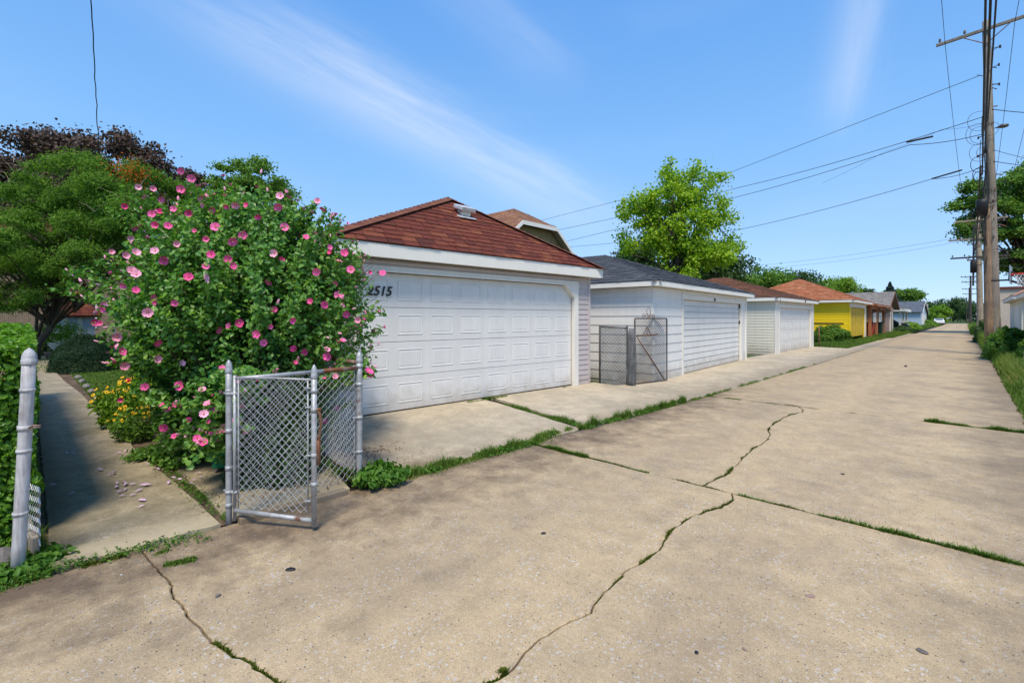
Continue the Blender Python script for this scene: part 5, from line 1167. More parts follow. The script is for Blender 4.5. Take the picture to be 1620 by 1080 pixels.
# perennials beside the walk
def perennial(name, label, x, y, r, h, n, leafL, mat, fl=0, fmat='yflower', fr=.02, fh=None, seed=1, asp=.3):
    t = empty(name, label, 'flowers' if fl else 'plant', (x, y, 0)); rr = random.Random(seed); mb = MB(); C, N = [], []
    for i in range(n):
        a = rr.uniform(0, 6.28); q = rr.uniform(0, 1)**.6; hh = h*rr.uniform(.6, 1.1)*(1-.35*q); b = Vector((math.cos(a)*r*q*.6, math.sin(a)*r*q*.6, 0)); tp = Vector((math.cos(a)*r*q, math.sin(a)*r*q, hh))
        mb.tube([b, b.lerp(tp, .5)+Vector((0,0,.03)), tp], [.004,.003,.002], 3, cap=False)
        for k in range(11):
            f = rr.uniform(.15, 1); C.append(b.lerp(tp, f)+Vector((rr.gauss(0,.03), rr.gauss(0,.03), 0))); N.append((math.cos(a)*.5, math.sin(a)*.5, .8))
        if i < fl:
            m1 = MB(); tp2 = tp+Vector((0,0,.03)); k_ = 8
            m1.v = [(0,0,.003)]+[((fr if j % 2 else fr*.55)*math.cos(j*math.pi/k_), (fr if j % 2 else fr*.55)*math.sin(j*math.pi/k_), 0) for j in range(2*k_)]
            m1.f = [(0, 1+j, 1+(j+1) % (2*k_)) for j in range(2*k_)]; m1.m = [0]*(2*k_); m1.lathe([(fr*.3, 0), (fr*.25, fr*.25), (.001, fr*.35)], 0, 0, 6, m=1)
            o = m1.build('flower', [M[fmat], M['throat'] if fmat == 'rflower' else M['brownwood']], t); o.location = tp2; o.rotation_euler = (rr.uniform(-.2, .9), rr.uniform(-.6, .6), rr.uniform(0, 6)); o.rotation_euler = (Vector((.6,-.5,.7))+Vector((rr.gauss(0,.3), rr.gauss(0,.3), rr.gauss(0,.3)))).to_track_quat('Z', 'Y').to_euler()
    mb.build('stems', M['weed'], t); V, T = leaf_arrays(np.array([tuple(c) for c in C]), np.array(N), leafL, asp, .5, .3, True); tri_mesh('foliage', V, T, M[mat], t); return t
perennial('black_eyed_susan', 'clump of yellow black-eyed Susans beside the walkway under the shrub', -8.55, 1.02, .36, .72, 70, .10, 'leafl', 42, 'yflower', .030, seed=2, asp=.35)
perennial('coreopsis', 'lower clump of small yellow daisies at the shrub foot by the walkway', -7.6, 1.02, .30, .44, 80, .07, 'leafg', 36, 'yflower', .020, seed=3)
perennial('zinnia', 'tall red zinnias behind the yellow flowers', -9.2, 1.45, .45, 1.0, 36, .16, 'leafl', 9, 'rflower', .045, seed=4, asp=.4)
perennial('lime_perennial', 'feathery lime green clump at the walkway edge before the yew', -9.0, 1.22, .36, .42, 80, .09, 'leafl', 0, seed=5)
perennial('low_weed_clump', 'low leafy weeds spreading from under the shrub onto the walkway', -6.55, 1.05, .30, .13, 55, .045, 'weed', 0, seed=6, asp=.7)
perennial('low_weed_clump', 'small weeds at the foot of the shrub stems', -6.0, 1.18, .28, .18, 45, .05, 'weed', 0, seed=7, asp=.7)
perennial('broadleaf_weed', 'leafy weed clump at the foot of the fence corner post', -3.98, 2.32, .27, .20, 75, .075, 'weed', 0, seed=8, asp=.5)
perennial('broadleaf_weed', 'broad weeds at the foot of the leaning gate post', -4.22, .03, .20, .08, 60, .045, 'weed', 0, seed=9, asp=.7)
mb = MB(); bb = at(352, 4.9)
bin_('garbage_bin', 'green wheeled bin hidden behind the flowering shrub', (-4.97, 1.36, -.01), R(20), (.16, .15, 1.12), 'green', 'green') if False else None

# bed edging stones
for i, (px, py) in enumerate(((121, 606), (128, 614), (135, 622), (143, 634), (117, 599))):
    x, y = G(px, py); bm = bmesh.new(); bmesh.ops.create_icosphere(bm, subdivisions=2, radius=.09)
    for v in bm.verts: v.co *= 1+.3*mnoise.noise(v.co*8+Vector((i,3,3)))
    me = bpy.data.meshes.new('edging_stone'); bm.to_mesh(me); bm.free(); me.materials.append(M['stone']); o = link('edging_stone', me, label='rough stone edging the walkway bed, '+('fourth from the camera', 'third from the camera', 'second from the camera', 'nearest the camera', 'farthest from the camera')[i], category='stone', group='edging stones along the walkway bed'); o.location = (x, 1.02, .03); o.scale = (1.3, .8, .7)

# ------------------------------------------------------------------ grass, weeds, moss
strip('grass_strip', [(-3.92,2.35),(-3.90,3.1),(-3.88,3.9),(-3.86,4.55)], 5200, .085, .085, .0032, M['grass'], 2.2, -.35, seed=1, label='grass growing in the seam between apron and alley')
strip('grass_strip', [(-3.84,4.3),(-3.95,4.7),(-3.95,5.35)], 2400, .09, .055, .003, M['grass'], 2.2, -.3, seed=4)
strip('grass_strip', [(-3.95,5.55),(-4.6,5.62),(-5.4,5.75),(-6.05,5.85)], 4200, .085, .085, .003, M['grass'], 2.0, -.3, z=.02, seed=2)
strip('grass_strip', [(-3.88,5.4),(-3.83,6.4),(-3.78,7.4),(-3.74,8.5)], 6500, .075, .11, .0036, M['grass'], 1.7, -.25, seed=3)
strip('dry_grass_strip', [(-3.9,2.4),(-3.86,5.4),(-3.78,8.5)], 2600, .12, .035, .003, M['straw'], 3, -.1, seed=8)
strip('grass_strip', [(-3.70,8.6),(-3.66,13),(-3.64,19)], 4200, .05, .045, .004, M['grass'], .9, .0, seed=5)
strip('grass_strip', [(-6.22,3.4),(-6.16,5.0),(-6.02,7.9)], 3800, .04, .045, .003, M['grass'], 1.1, .0, z=.10, seed=6)
strip('weed_patch', [(-3.98,.22),(-3.95,.62)], 1500, .05, .028, .0035, M['moss'], 4, -.05, seed=10)
strip('weed_patch', [(-3.86,.55),(-3.8,.9)], 1500, .055, .03, .0035, M['grass'], 5, 0, seed=11)
strip('weed_patch', [(-3.62,.62),(-3.56,.78)], 600, .04, .028, .0035, M['grass'], 5, -.3, seed=12)
strip('grass_strip', [(-4.02,-.9),(-4.02,-.3),(-4.05,.13)], 6500, .10, .05, .0035, M['grass'], 2, -.5, seed=13)
strip('grass_strip', [(-4.15,.06),(-5.2,.05),(-7.5,.08)], 6000, .07, .07, .0035, M['grass'], 2, -.4, seed=14)
strip('weed_patch', [(-5.4,1.05),(-4.9,1.08),(-4.1,1.1)], 1300, .035, .04, .0035, M['grass'], 2.2, .0, seed=15)
strip('weed_patch', [(-6.9,1.0),(-6.2,1.03),(-5.9,1.1)], 1600, .08, .05, .0035, M['grass'], 2.2, -.2, seed=16)
strip('dry_grass_strip', [(-4.2,2.3),(-4.9,2.4),(-5.9,2.5)], 900, .12, .05, .003, M['straw'], 3, 0, seed=17)
def moss(name, poly, n, width, h, freq, thr, seed, mat='moss', **k): return strip(name, poly, n, width, h, .0036, M[mat], freq, thr, z=-.012, seed=seed, lean=.6, **k)
moss('moss', jl[2], 15000, .010, .016, 1.3, -.75, 21); moss('moss', [p for p in jl[2] if p[0] < -3.0], 6500, .045, .035, 1.5, -.5, 22, 'grass'); moss('moss', [p for p in jl[2] if p[0] > -.5], 6500, .035, .035, 1.5, -.4, 23, 'grass')
moss('moss', crA[12:], 9000, .012, .016, 2.6, .05, 24); moss('moss', [G(800,1060), G(785,1066), G(768,1076)], 9000, .034, .022, 2.0, -.9, 25)
moss('moss', crB, 9500, .02, .02, 2.2, -.12, 26); moss('moss', crC[:30], 3000, .014, .016, 3.2, .05, 27); moss('moss', [crC[3], crC[9]], 2200, .022, .02, 3.2, .0, 28)
moss('moss', [p for p in jl[2] if p[0] > -1.5], 4500, .02, .022, 2.5, -.25, 33, 'grass'); moss('moss', [p for p in jl[2] if p[0] < -2.2], 3500, .02, .022, 2.5, -.25, 34, 'grass')
moss('moss', jl[3], 8000, .014, .02, 1.0, -.3, 29); moss('moss', [p for p in jl[3] if p[0] > -.5], 7500, .05, .045, 1.5, -.6, 30, 'grass'); moss('moss', [p for p in jl[3] if p[0] < -3.0], 2500, .05, .03, 1.5, -.2, 31, 'grass')
moss('moss', jl[4], 1500, .02, .02, 1.0, .2, 32)
# yard lawn near the walk
def patch(name, x0, x1, y0, y1, n, h, wd, mat, z=-.03, **k):
    P = np.c_[rng.uniform(x0, x1, n), rng.uniform(y0, y1, n), np.full(n, z)]; k.setdefault('kind', 'stuff'); return blades(P, h, wd, M[mat], name, **k)
patch('lawn_grass', -19, -10, .95, 3.0, 26000, .07, .006, 'grass', label='mown grass between walkway and yew')
patch('lawn_grass', -34, -19, -3, 6, 14000, .09, .012, 'grass')
# verge on the right: short turf giving way to tall weeds by the poles
def verge(name, y0, y1, n, h, wd, mat, x0=.62, x1=1.6, seed=0, exp=1.0):
    y = y0+(y1-y0)*rng.uniform(0, 1, n)**exp; x = x0+(x1-x0)*rng.beta(1.3, 1.2, n); q = np.c_[x, y]; k = clumpy(q, .9, -.55, seed); q = q[k]
    hh = h*np.clip((q[:, 0]-x0)/.35+.25, .25, 1); return blades(np.c_[q, np.full(len(q), -.03)], hh, wd, M[mat], name, kind='stuff')
verge('verge_grass', 3, 18, 30000, .22, .005, 'grass', seed=1); verge('verge_grass', 8, 16, 2200, .28, .006, 'straw', .75, 1.3, seed=2); verge('verge_grass', 14, 30, 22000, .42, .008, 'grass', .66, 1.8, seed=3); verge('verge_grass', 15, 22, 2200, .42, .007, 'straw', .68, 1.1, seed=6); verge('verge_grass', 28, 60, 20000, .75, .014, 'grass', .55, 1.7, seed=4); verge('verge_grass', 60, 150, 12000, .6, .03, 'grass', .3, 1.8, seed=5)
leafball('verge_bush', 'leafy bush at the foot of the big utility pole, on its right', 'bush', (1.30, 26.3, 0), .55, .9, 1.15, 7000, .11, 'weed', 7, lump=.35)
leafball('verge_bush', 'low bush in the verge in front of the big utility pole', 'bush', (.85, 25.6, 0), .34, 1.2, 1.0, 5500, .085, 'leafg', 8, lump=.35)
leafball('verge_bush', 'tall weeds at the foot of the second utility pole', 'bush', (.85, 43, 0), .5, 3.0, 1.15, 6000, .12, 'leafdk', 9, lump=.4)
leafball('verge_bush', 'bush beside the near right-hand garage wall', 'bush', (1.42, 21.5, 0), .28, .8, .9, 4200, .09, 'leafg', 10, lump=.35)
# left verge in front of the yellow garage and beyond
def lverge(x0, x1, y0, y1, n, h, wd, mat='grass', seed=0):
    y = rng.uniform(y0, y1, n); x = rng.uniform(x0, x1, n); q = np.c_[x, y]; q = q[clumpy(q, .35, -.45, seed)]; return blades(np.c_[q, np.full(len(q), -.02)], h, wd, M[mat], 'grass_verge', kind='stuff')
lverge(-6.4, -4.35, 29.2, 46.5, 26000, .16, .010, seed=1); lverge(-5.6, -4.1, 46.5, 60, 12000, .22, .014, seed=2); lverge(-6.5, -4.1, 62, 104, 15000, .25, .02, seed=3); lverge(-8, -4.2, 104, 172, 12000, .45, .04, seed=4)
leafball('garden_shrub', 'leafy low shrub against the yellow garage side wall', 'shrub', (-6.3, 36.0, 0), 1.15, .8, 1.0, 8000, .11, 'leafg', 11, lump=.35)
leafball('garden_shrub', 'low dark shrub in front of the white carport', 'shrub', (-4.9, 66.5, 0), .9, 2.6, .65, 4000, .14, 'leafdk', 12, lump=.35)
leafball('garden_shrub', 'bright green shrub before the pale blue garage', 'shrub', (-5.2, 82, 0), 1.0, 3, 1.0, 4000, .16, 'leafl', 13, lump=.4)
leafball('garden_shrub', 'roadside bush near the far end of the alley', 'shrub', (-5.4, 118, 0), 1.6, 5, 1.2, 4000, .25, 'leafg', 14, lump=.4)
mb = MB(); mb.tube([(0,0,-.05),(0,0,1.15)], .03, 8); o = mb.build('fence_post', M['galvrust'], smooth=True, label='thin rusty post at the corner of the cream-sided garage', category='post'); o.location = (-5.55, 29.0, 0)

# ------------------------------------------------------------------ gate and cloth fence beside the second garage
p1 = Vector((-5.42, 9.66, 0)); p2 = Vector((-5.20, 10.80, 0)); dv = p2-p1
ig = empty('iron_gate', 'dark rusty chain link gate with curled top beside the white garage', 'gate', (p1.x, p1.y, 0.02), math.atan2(dv.y, dv.x)); L = dv.length; h = 1.52
mb = MB(); c = [(0,0,.04),(0,0,h-.02),(.02,0,h),(L-.02,0,h),(L,0,h-.02),(L,0,.04),(0,0,.04)]; mb.tube(c, .017, 8, cap=False); mb.build('frame', M['dwire'], ig, smooth=True)
mb = MB(); chain(mb, (.02,0,0), (L-.02,0,0), .05, h-.03, .085, .0042); mb.build('chain_link', M['dwire'], ig)
mb = MB(); mb.tube([(.05,-.02,h-.42),(L-.12,-.02,.06)], .013, 6); mb.tube([(.02,-.03,h-.40),(L*.68,-.03,h-.37)], .012, 6); mb.tube([(.25,-.03,h-.38),(.38,-.03,h-.2),(.40,-.03,h-.38)], .008, 5); mb.tube([(.40,-.03,h-.2),(.52,-.03,h-.37)], .008, 5); mb.build('brace', M['rust'], ig, smooth=True)
for k, (xc, rr0) in enumerate(((.42, .055), (.54, .05), (.48, .085), (.30, .045), (.66, .045))):
    mb = MB(); n = 14; pts = [(xc+math.cos(t_)*rr0*(1-.35*i/n), 0, h+.02+(.13 if k == 2 else .045)+math.sin(t_)*rr0*(1.4 if k == 2 else 1)*(1-.35*i/n)) for i, t_ in ((i, -1.6+i*.46) for i in range(n))]
    mb.tube([(xc, 0, h)]+pts, .0055, 5); mb.build('scroll', M['rust'], ig, smooth=True)
f1 = Vector((-5.72, 8.98, 0)); f2 = Vector((-5.52, 9.50, 0)); cf = empty('cloth_fence', 'low wire fence draped in torn grey shade cloth between the first two garages', 'fence', (f1.x-.15, f1.y-.05, .02))
a0 = Vector((0,0,0)); a1 = Vector((.25, 1.0-.45, 0)); a1 = Vector((f2.x-f1.x+.15, f2.y-f1.y+.05, 0))
mb = MB(); mb.tube([a0+Vector((0,0,1.34)), a1+Vector((0,0,1.30))], .02, 8); mb.build('top_rail', M['dwire'], cf, smooth=True)
for q in (a0, a1): mb = MB(); mb.tube([q, q+Vector((0,0,1.36))], .024, 8); mb.build('post', M['dwire'], cf, smooth=True)
mb = MB(); chain(mb, a0, a1, .05, 1.3, .09, .0035); mb.build('chain_link', M['dwire'], cf)
def cloth(name, P, Q, z0, z1, amp, seed, nx=36, nz=24, sag=.0):
    mb = MB(); P, Q = Vector(P), Vector(Q); u = (Q-P); nr = Vector((-u.y, u.x, 0)).normalized()*-1
    for j in range(nz+1):
        for i in range(nx+1):
            s_, t_ = i/nx, j/nz; p = P+u*s_; k = amp*(mnoise.noise(Vector((s_*4+seed, t_*1.4+s_*1.5, seed)))+.5*mnoise.noise(Vector((s_*11, t_*3, seed)))); z = z0+(z1-z0)*t_-sag*math.sin(s_*math.pi)*t_
            mb.v.append((p.x+nr.x*(k+.03), p.y+nr.y*(k+.03), z+.03*mnoise.noise(Vector((s_*6, seed, 1)))*(1-t_)))
    for j in range(nz):
        for i in range(nx): a = j*(nx+1)+i; mb.f.append((a, a+1, a+nx+2, a+nx+1)); mb.m.append(0)
    return mb
cloth('c', a0, a1, .0, 1.33, .05, 3).build('shade_cloth', M['cloth'], cf, smooth=True)
mb = MB()   # bunched cloth hanging at the end post
rr = random.Random(3)
for k in range(4):
    pts = [a1+Vector((.05+.035*k-.02*math.sin(z*3+k), -.01+.03*math.sin(k*2+z*2), z)) for z in (1.3,1.1,.85,.6,.35,.1,.0)]; mb.tube(pts, [.02,.045,.04,.05,.055,.06,.07], 9)
mb.build('bunched_cloth', M['cloth'], cf, smooth=True)

# ------------------------------------------------------------------ utility poles
def pole(name_l, x, y, top, r, lean, mat, arms=(), cat='utility pole', extra=None, twist=0):
    t = empty('utility_pole', name_l, cat, (x, y, 0)); mb = MB(); n = 14
    pts = [Vector((lean[0]*(i/n), lean[1]*(i/n), -.1+(top+.1)*i/n)) for i in range(n+1)]; mb.tube(pts, [r*(1-.28*i/n)*(1+.03*math.sin(i*2.1)) for i in range(n+1)], 14); mb.build('trunk', M[mat], t, smooth=True)
    for z, L, sh, ang, am in arms:
        M2 = Matrix.Translation((lean[0]*z/top, lean[1]*z/top-.16, z)) @ Matrix.Rotation(ang, 4, 'Z') @ Matrix.Rotation(R(.6), 4, 'Y'); a = MB(); a.box(-L/2+sh, L/2+sh, -.05, .05, -.06, .06, M=M2); ar = a.build('crossarm', M[am], t, bevel=.008)
        for sx_ in (-1, 1):
            b = MB(); b.tube([M2 @ Vector((sx_*.75, -.06, -.05)), M2 @ Vector((0, .0, -.62))], .018, 6); b.build('brace', M['galvrust'], ar)
        for q in (-L/2+.12+sh, -L/4+sh, L/4+sh, L/2-.12+sh):
            b = MB(); b.lathe([(.015,.06),(.015,.12),(.05,.13),(.055,.16),(.03,.18),(.045,.20),(.04,.24),(.01,.26)], 0, 0, 10, M=M2 @ Matrix.Translation((q, 0, 0))); b.build('insulator', M['insul'], ar, smooth=True)
    return t
PX, PY = .92, 28.4
ptop = zat(36, 20.1)
up = pole('tall weathered double-trunked utility pole nearest the camera on the right', PX, PY, ptop, .175, (-.30, -.05), 'polegrey', [(ptop-.40, 3.7, .25, R(-8), 'polegrey')])
mb = MB(); mb.tube([(-.20,-.10,-.1),(-.22,-.10,1.5),(-.25,-.1,4.2),(-.26,-.09,6.0),(-.24,-.05,6.8)], [.15,.145,.14,.12,.08], 12); mb.build('stub_pole', M['pole'], up, smooth=True)
mb = MB(); mb.lathe([(.02,0),(.17,.0),(.20,.5),(.20,.62),(.02,.68)], -.42, -.25, 14, M=Matrix.Translation((0,0,5.9))); mb.build('splice_can', M['black'], up, smooth=True)
mb = MB(); mb.tube([(.0,-.1,9.5),(.35,-.15,9.55)], .03, 6); mb.lathe([(.03,.08),(.12,.06),(.17,.0),(.13,-.04),(.02,-.06)], .36, -.15, 16, M=Matrix.Translation((-.15,0,9.5))); mb.build('lamp', M['insul'], up, smooth=True)
rr = random.Random(9)
for k in range(34):      # hardware, brackets and steps up the trunk
    z = rr.uniform(4.8, ptop-1); lx_ = -.30*z/ptop; a = rr.uniform(0, 6.28); mb = MB(); rad_ = .21*(1-.38*z/ptop)
    q = Vector((lx_+math.cos(a)*rad_, -abs(math.sin(a))*rad_, z)); e = q+Vector((math.cos(a)*rr.uniform(.05,.3), -rr.uniform(.02,.12), rr.uniform(-.12,.12)))
    mb.tube([q, e], rr.uniform(.010,.022), 6)
    if k % 3 == 0: mb.box(e.x-.03, e.x+.03, e.y-.03, e.y+.03, e.z-.06, e.z+.04)
    mb.build('bracket', M[rr.choice(('black','insul','black','galvrust'))], up)
mb = MB()   # riser conduits and hanging loops
for k, dx_ in enumerate((-.32, -.38, -.27, -.44)):
    mb.tube([(dx_+.05*math.sin(z*1.7+k), -.22-.05*math.sin(z*2.3+k), z) for z in np.linspace(3.4+k*.6, 10.6-k*.5, 22)], .022-.003*k, 6, cap=False)
for k in range(16):
    z = rr.uniform(5.2, 10.4); s0 = Vector((-.3, -.2, z)); R_ = rr.uniform(.2, .55); sgn = rr.choice((-1,-1,1)); mb.tube([s0+Vector((sgn*R_*1.2*math.sin(t_*math.pi), -.05*t_, -R_*1.5*t_+R_*.4*math.sin(t_*6))) for t_ in np.linspace(0, 1, 12)], rr.choice((.008,.012)), 5, cap=False)
mb.build('drop_loops', M['cable'], up, smooth=True)
P2x, P2y = .80, 50.4
pl2 = pole('pale second utility pole with two crossarms and black transformer cables', P2x, P2y, zat(344, 36), .20, (-.12, 0), 'polepale', [(zat(349, 36), 2.9, .1, R(-6), 'polepale'), (zat(378, 36), 2.6, -.4, R(-6), 'polegrey'), (zat(407, 36), 3.2, 0, R(-6), 'poledark')])
mb = MB(); mb.lathe([(.02,0),(.17,0),(.17,.8),(.13,.9),(.02,.92)], -.40, -.1, 14, M=Matrix.Translation((0,0,5.0))); mb.build('transformer', M['black'], pl2, smooth=True)
mb = MB(); mb.tube([(-.4,-.15,4.0),(-.38,-.2,6),(-.36,-.15,8.6)], .06, 6); mb.build('riser', M['cable'], pl2)
pole('dark third utility pole seen behind the lashed pole', .75+.62, 60, 8.5, .22, (0, 0), 'poledark', [(6.8, 2.6, 0, R(-5), 'poledark')])
for i, (px, top, d) in enumerate(((1535.5, 436, 84), (1533.5, 455, 112), (1529, 470, 165))):
    x, y = at(px, d); pole(('dark utility pole with two crossarms, beyond the pale pole', 'fourth utility pole down the alley, just left of the third', 'smallest and farthest utility pole down the alley')[i], x, y, zat(top, d), .17, (0, 0), 'poledark', [(zat(top+2, d), 2.6, 0, 0, 'poledark'), (zat(top+10, d), 2.4, 0, 0, 'poledark')])

# ------------------------------------------------------------------ wires
def wire(label, pts, r, sag=0.0, n=26, name='overhead_wire', m='cable', wob=0):
    mb = MB(); out = []; pts = [Vector(p) for p in pts]
    for i in range(len(pts)-1):
        for k in range(n+(1 if i == len(pts)-2 else 0)):
            f = k/n; p = pts[i].lerp(pts[i+1], f)+Vector((0,0,-sag*4*f*(1-f)))
            if wob: p += Vector((mnoise.noise(p*1.3)*wob, mnoise.noise(p*1.3+Vector((5,5,5)))*wob, 0))
            out.append(p)
    mb.tube(out, r, 5, cap=False); return mb.build(name, M[m], smooth=True, label=label, category='wire')
pt = lambda py, dx_=-.2: Vector((PX+dx_-.30*zat(py, 20)/ptop, PY-.15, zat(py, 20)))
wire('highest thin wire from the tall pole to the upper left, over the yellow-green tree', [pt(118), P3(1160, 271, 30), P3(820, 358, 44)], .013, .0)
wire('second wire down from the tall pole, sloping left above the roofs', [pt(185), P3(1172, 296, 30), P3(840, 372, 44)], .015, .15)
wire('third wire from the tall pole, with a thick dark splice near the pole', [pt(212), P3(1440, 229, 22.5), P3(1172, 310, 30), P3(860, 390, 44)], .015, .10)
wire('thick dark splice on the third wire left of the tall pole', [P3(1434, 225, 22.4), P3(1476, 216, 21.6)], .045, 0, 4, 'splice')
wire('lower wire from the tall pole running left behind the yellow-green tree', [pt(263), P3(1475, 283, 21.5), P3(1170, 363, 30), P3(850, 394, 46)], .013, .12)
wire('thick sleeve where the lower wire leaves the tall pole', [P3(1474, 283, 21.5), P3(1522, 269, 20.6)], .035, 0, 4, 'splice')
wire('faint low pair of wires from the second pole, upper strand', [P3(1538, 372, 36), P3(1180, 421, 60)], .010, .3); wire('faint low pair of wires from the second pole, lower strand', [P3(1538, 378, 36), P3(1180, 424, 60)], .009, .5)
wire('curved slack wire below the spliced wire', [pt(196), P3(1490, 205, 21.5), P3(1400, 240, 24), P3(1300, 290, 27)], .006, .05)
for i, (dx_, z, zt, r_, lab) in enumerate(((-.30, 7.6, 9.0, .026, 'left-hand thick cable running overhead along the alley from the tall pole'), (-.22, 8.6, 9.3, .030, 'middle thick cable running overhead along the alley from the tall pole'), (-.14, 9.8, 9.9, .024, 'right-hand thick cable running overhead along the alley from the tall pole'))):
    y_end = -24; wire(lab, [(PX+dx_-.12, PY-.25, z), ((.33, .42, .55)[i], 15.5, zt), ((-.1, .1, .4)[i], y_end, zt+2.8)], r_, .10, name='overhead_cable')
for i, (dx_, lab) in enumerate(((-1.30, 'thin conductor on the left end of the crossarm'), (.8, 'thin conductor on the right half of the crossarm'), (1.75, 'thin conductor on the far right end of the crossarm'))):
    wire(lab, [(PX+dx_-.28, PY-.2, ptop-.5), (PX+dx_-.2, -22, ptop+.6)], .010, 1.0, 40)
    wire(lab.replace('thin conductor', 'onward conductor')+' towards the second pole', [(PX+dx_-.28, PY-.2, ptop-.5), (P2x+dx_*.6, P2y, zat(347, 36))], .010, .6)
for i, (py, py2) in enumerate(((240, 262), (258, 264), (395, 400), (420, 425), (176, 178))):
    wire(('upper taut wire leaving the tall pole to the right', 'lower double wire leaving the tall pole to the right', 'pale wire behind the pole crossing the right-hand tree', 'low wire to the right-hand garages', 'bundle of wires leaving the pole high on the right')[i], [pt(py, .1), P3(1700, py2, 22)], (.010, .014, .012, .010, .016)[i], .1)
wire('cable bundle linking the tall pole and the pale second pole', [pt(262, -.3), (P2x-.3, P2y, 6.6)], .035, .5); wire('second cable linking the tall and the pale poles', [pt(250, -.1), (P2x-.2, P2y, 7.2)], .025, .4)
wire('twisted service wire hanging down the sky at the far left', [(*at(154, 30), zat(345, 30)), P3(156, 228, 17.5), P3(149, 95, 13.5), P3(143, -10, 11.5), P3(138, -150, 9.5)], .014, .0, 30, 'service_wire', wob=.03)

# ------------------------------------------------------------------ right-hand side
g = Garage('garage', 'near white garage on the right edge with basketball hoop', 'garage', (1.80, 29.6), (1.80, 22.6), 7, 0, 2.35, .16, .22)
g.walls(M['wsid']); g.trim([(-.03, .12, -.03, .02, 0, 2.34), (2.0, 6.2, -.03, .01, 0, 2.1)], M['white'], 'trim')
g.fascia(M['fascia']); g.hip(3.7, 3, 3, M['shpink'], 14, .3, seed=15)
h_ = empty('basketball_hoop', 'basketball hoop with red rim and white net on the right-hand garage', 'basketball hoop', (1.12, 23.4, 0))
mb = MB(); mb.box(-.03, .0, -.55, .55, 2.72, 3.32, M=Matrix.Rotation(R(-5), 4, 'Z')); mb.build('backboard', M['board'], h_, bevel=.01)
mb = MB(); n = 24; mb.tube([(.27+.225*math.cos(2*math.pi*i/n), .225*math.sin(2*math.pi*i/n), 3.05) for i in range(n+1)], .014, 8, cap=False); mb.box(-.0, .06, -.08, .08, 2.98, 3.06); mb.build('rim', M['rim'], h_, smooth=True)
mb = MB()
for i in range(12):
    for s_ in (-1, 1): mb.tube([(.27+r_*math.cos(2*math.pi*i/12+s_*k*.2618), r_*math.sin(2*math.pi*i/12+s_*k*.2618), 3.05-.09*k) for k, r_ in enumerate((.225,.19,.16,.14,.13,.135))], .005, 4, cap=False)
mb.build('net', M['net'], h_)
mb = MB(); mb.tube([(-.03,0,3.1),(-.05,.1,2.85),(.55,.2,2.55)], .04, 6); mb.tube([(-.05,0,2.85),(-.45,.6,2.88)], .03, 6); mb.tube([(-.03,.3,3.2),(.6,.4,2.6)], .03, 6); mb.build('bracket', M['black'], h_)
g = Garage('garage', 'second right-hand garage with faded pink roof and cream wall', 'garage', (2.05, 44), (2.0, 34.5), 8, 0, 2.5, .18, .3)
g.walls(M['csid']); g.trim([(1.0, 3.2, -.03, .01, 0, 2.1), (5.0, 8.5, -.03, .01, 0, 2.15)], M['white'], 'garage_door'); g.fascia(M['fascia']); g.hip(4.6, 2.8, 2.8, M['shpink'], 16, .4, seed=16)
g = Garage('garage', 'flat beige building with dark red roof edge behind the poles', 'garage', (1.9, 72), (1.9, 58), 8, 0, 4.0, .2, .12)
g.walls(M['beige']); g.fascia(M['darkred']); g.trim([(1, 13, 1, 1.1, 4.2, 4.21)], M['darkred'], 'roof'); g.trim([(9.5, 13.2, -.04, .01, 0, 1.9)], M['pinkbrown'], 'garage_door')
mb = MB(); mb.tube([(0,0,-.05),(0,0,1.9)], .045, 8); o = mb.build('sign_post', M['galvrust'], smooth=True, label='thin rusty post in the verge beside the near right-hand garage', category='post'); o.location = (1.5, 24.0, 0)
mb = MB(); mb.box(-.06, .06, -.05, .05, -.05, .62); o = mb.build('wooden_stake', M['polepale'], bevel=.008, label='short wooden stake standing in the right verge', category='stake'); o.location = (1.22, 19.3, 0)
# wooden fence run, right side far
fr = empty('board_fence', 'weathered board fence along the right verge beyond the pale pole', 'fence', (1.75, 47, 0))
for i in range(36): mb = MB(); mb.box(-.02, .02, i*.3, i*.3+.27, 0, 1.5+.04*math.sin(i)); mb.build('board', M['polegrey'], fr)
# truck at the end
car('small white vehicle parked across the far end of the alley', (-9.5, 172, 0), R(20), 'carwhite')

# ------------------------------------------------------------------ small things on the ground
rr = random.Random(11)
pm_ = MB(); pm_.v = [(-.028,-.006,.002),(-.01,-.012,.010),(.02,-.009,.008),(.03,0,.003),(.02,.010,.009),(-.01,.012,.006),(-.028,.006,.003),(0,0,.016)]; pm_.f = [(i, (i+1) % 7, 7) for i in range(7)]; pm_.m = [0]*7; pme = pm_.mesh('fallen_petal', M['oldpetal'])
pts = [(245,563),(275,565),(300,610),(480,0)]
pet = [(103+0,719),(112,719),(264*.426,0)]
petal_px = [(105,718),(115,719),(178,751),(184,765),(202,768),(197,776),(205,784),(198,786),(170,752),(210,766),(190,718),(202,715),(232,737),(236,769),(226,794),(227,803),(114,784),(62,771),(281,760),(290,755),(312,752),(318,756),(340,747),(310,762),(270,764),(195,766),(180,772),(224,770),(188,779),(216,777),(275,757),(298,766),(247,744),(160,744)]
for px, py in petal_px:
    x, y = G(px, py, .01); x += rr.uniform(-.03,.03); y += rr.uniform(-.02,.02)
    if y < .16: y = .2
    o = link('fallen_petal', pme, label='fallen pale pink petal lying on the concrete below the flowering shrub', category='petal', group='petals fallen on the walkway'); o.location = (x, y, .022); o.rotation_euler = (rr.uniform(-.3,.3), rr.uniform(-.3,.3), rr.uniform(0,6)); o.scale = [rr.uniform(.7, 1.25)]*3
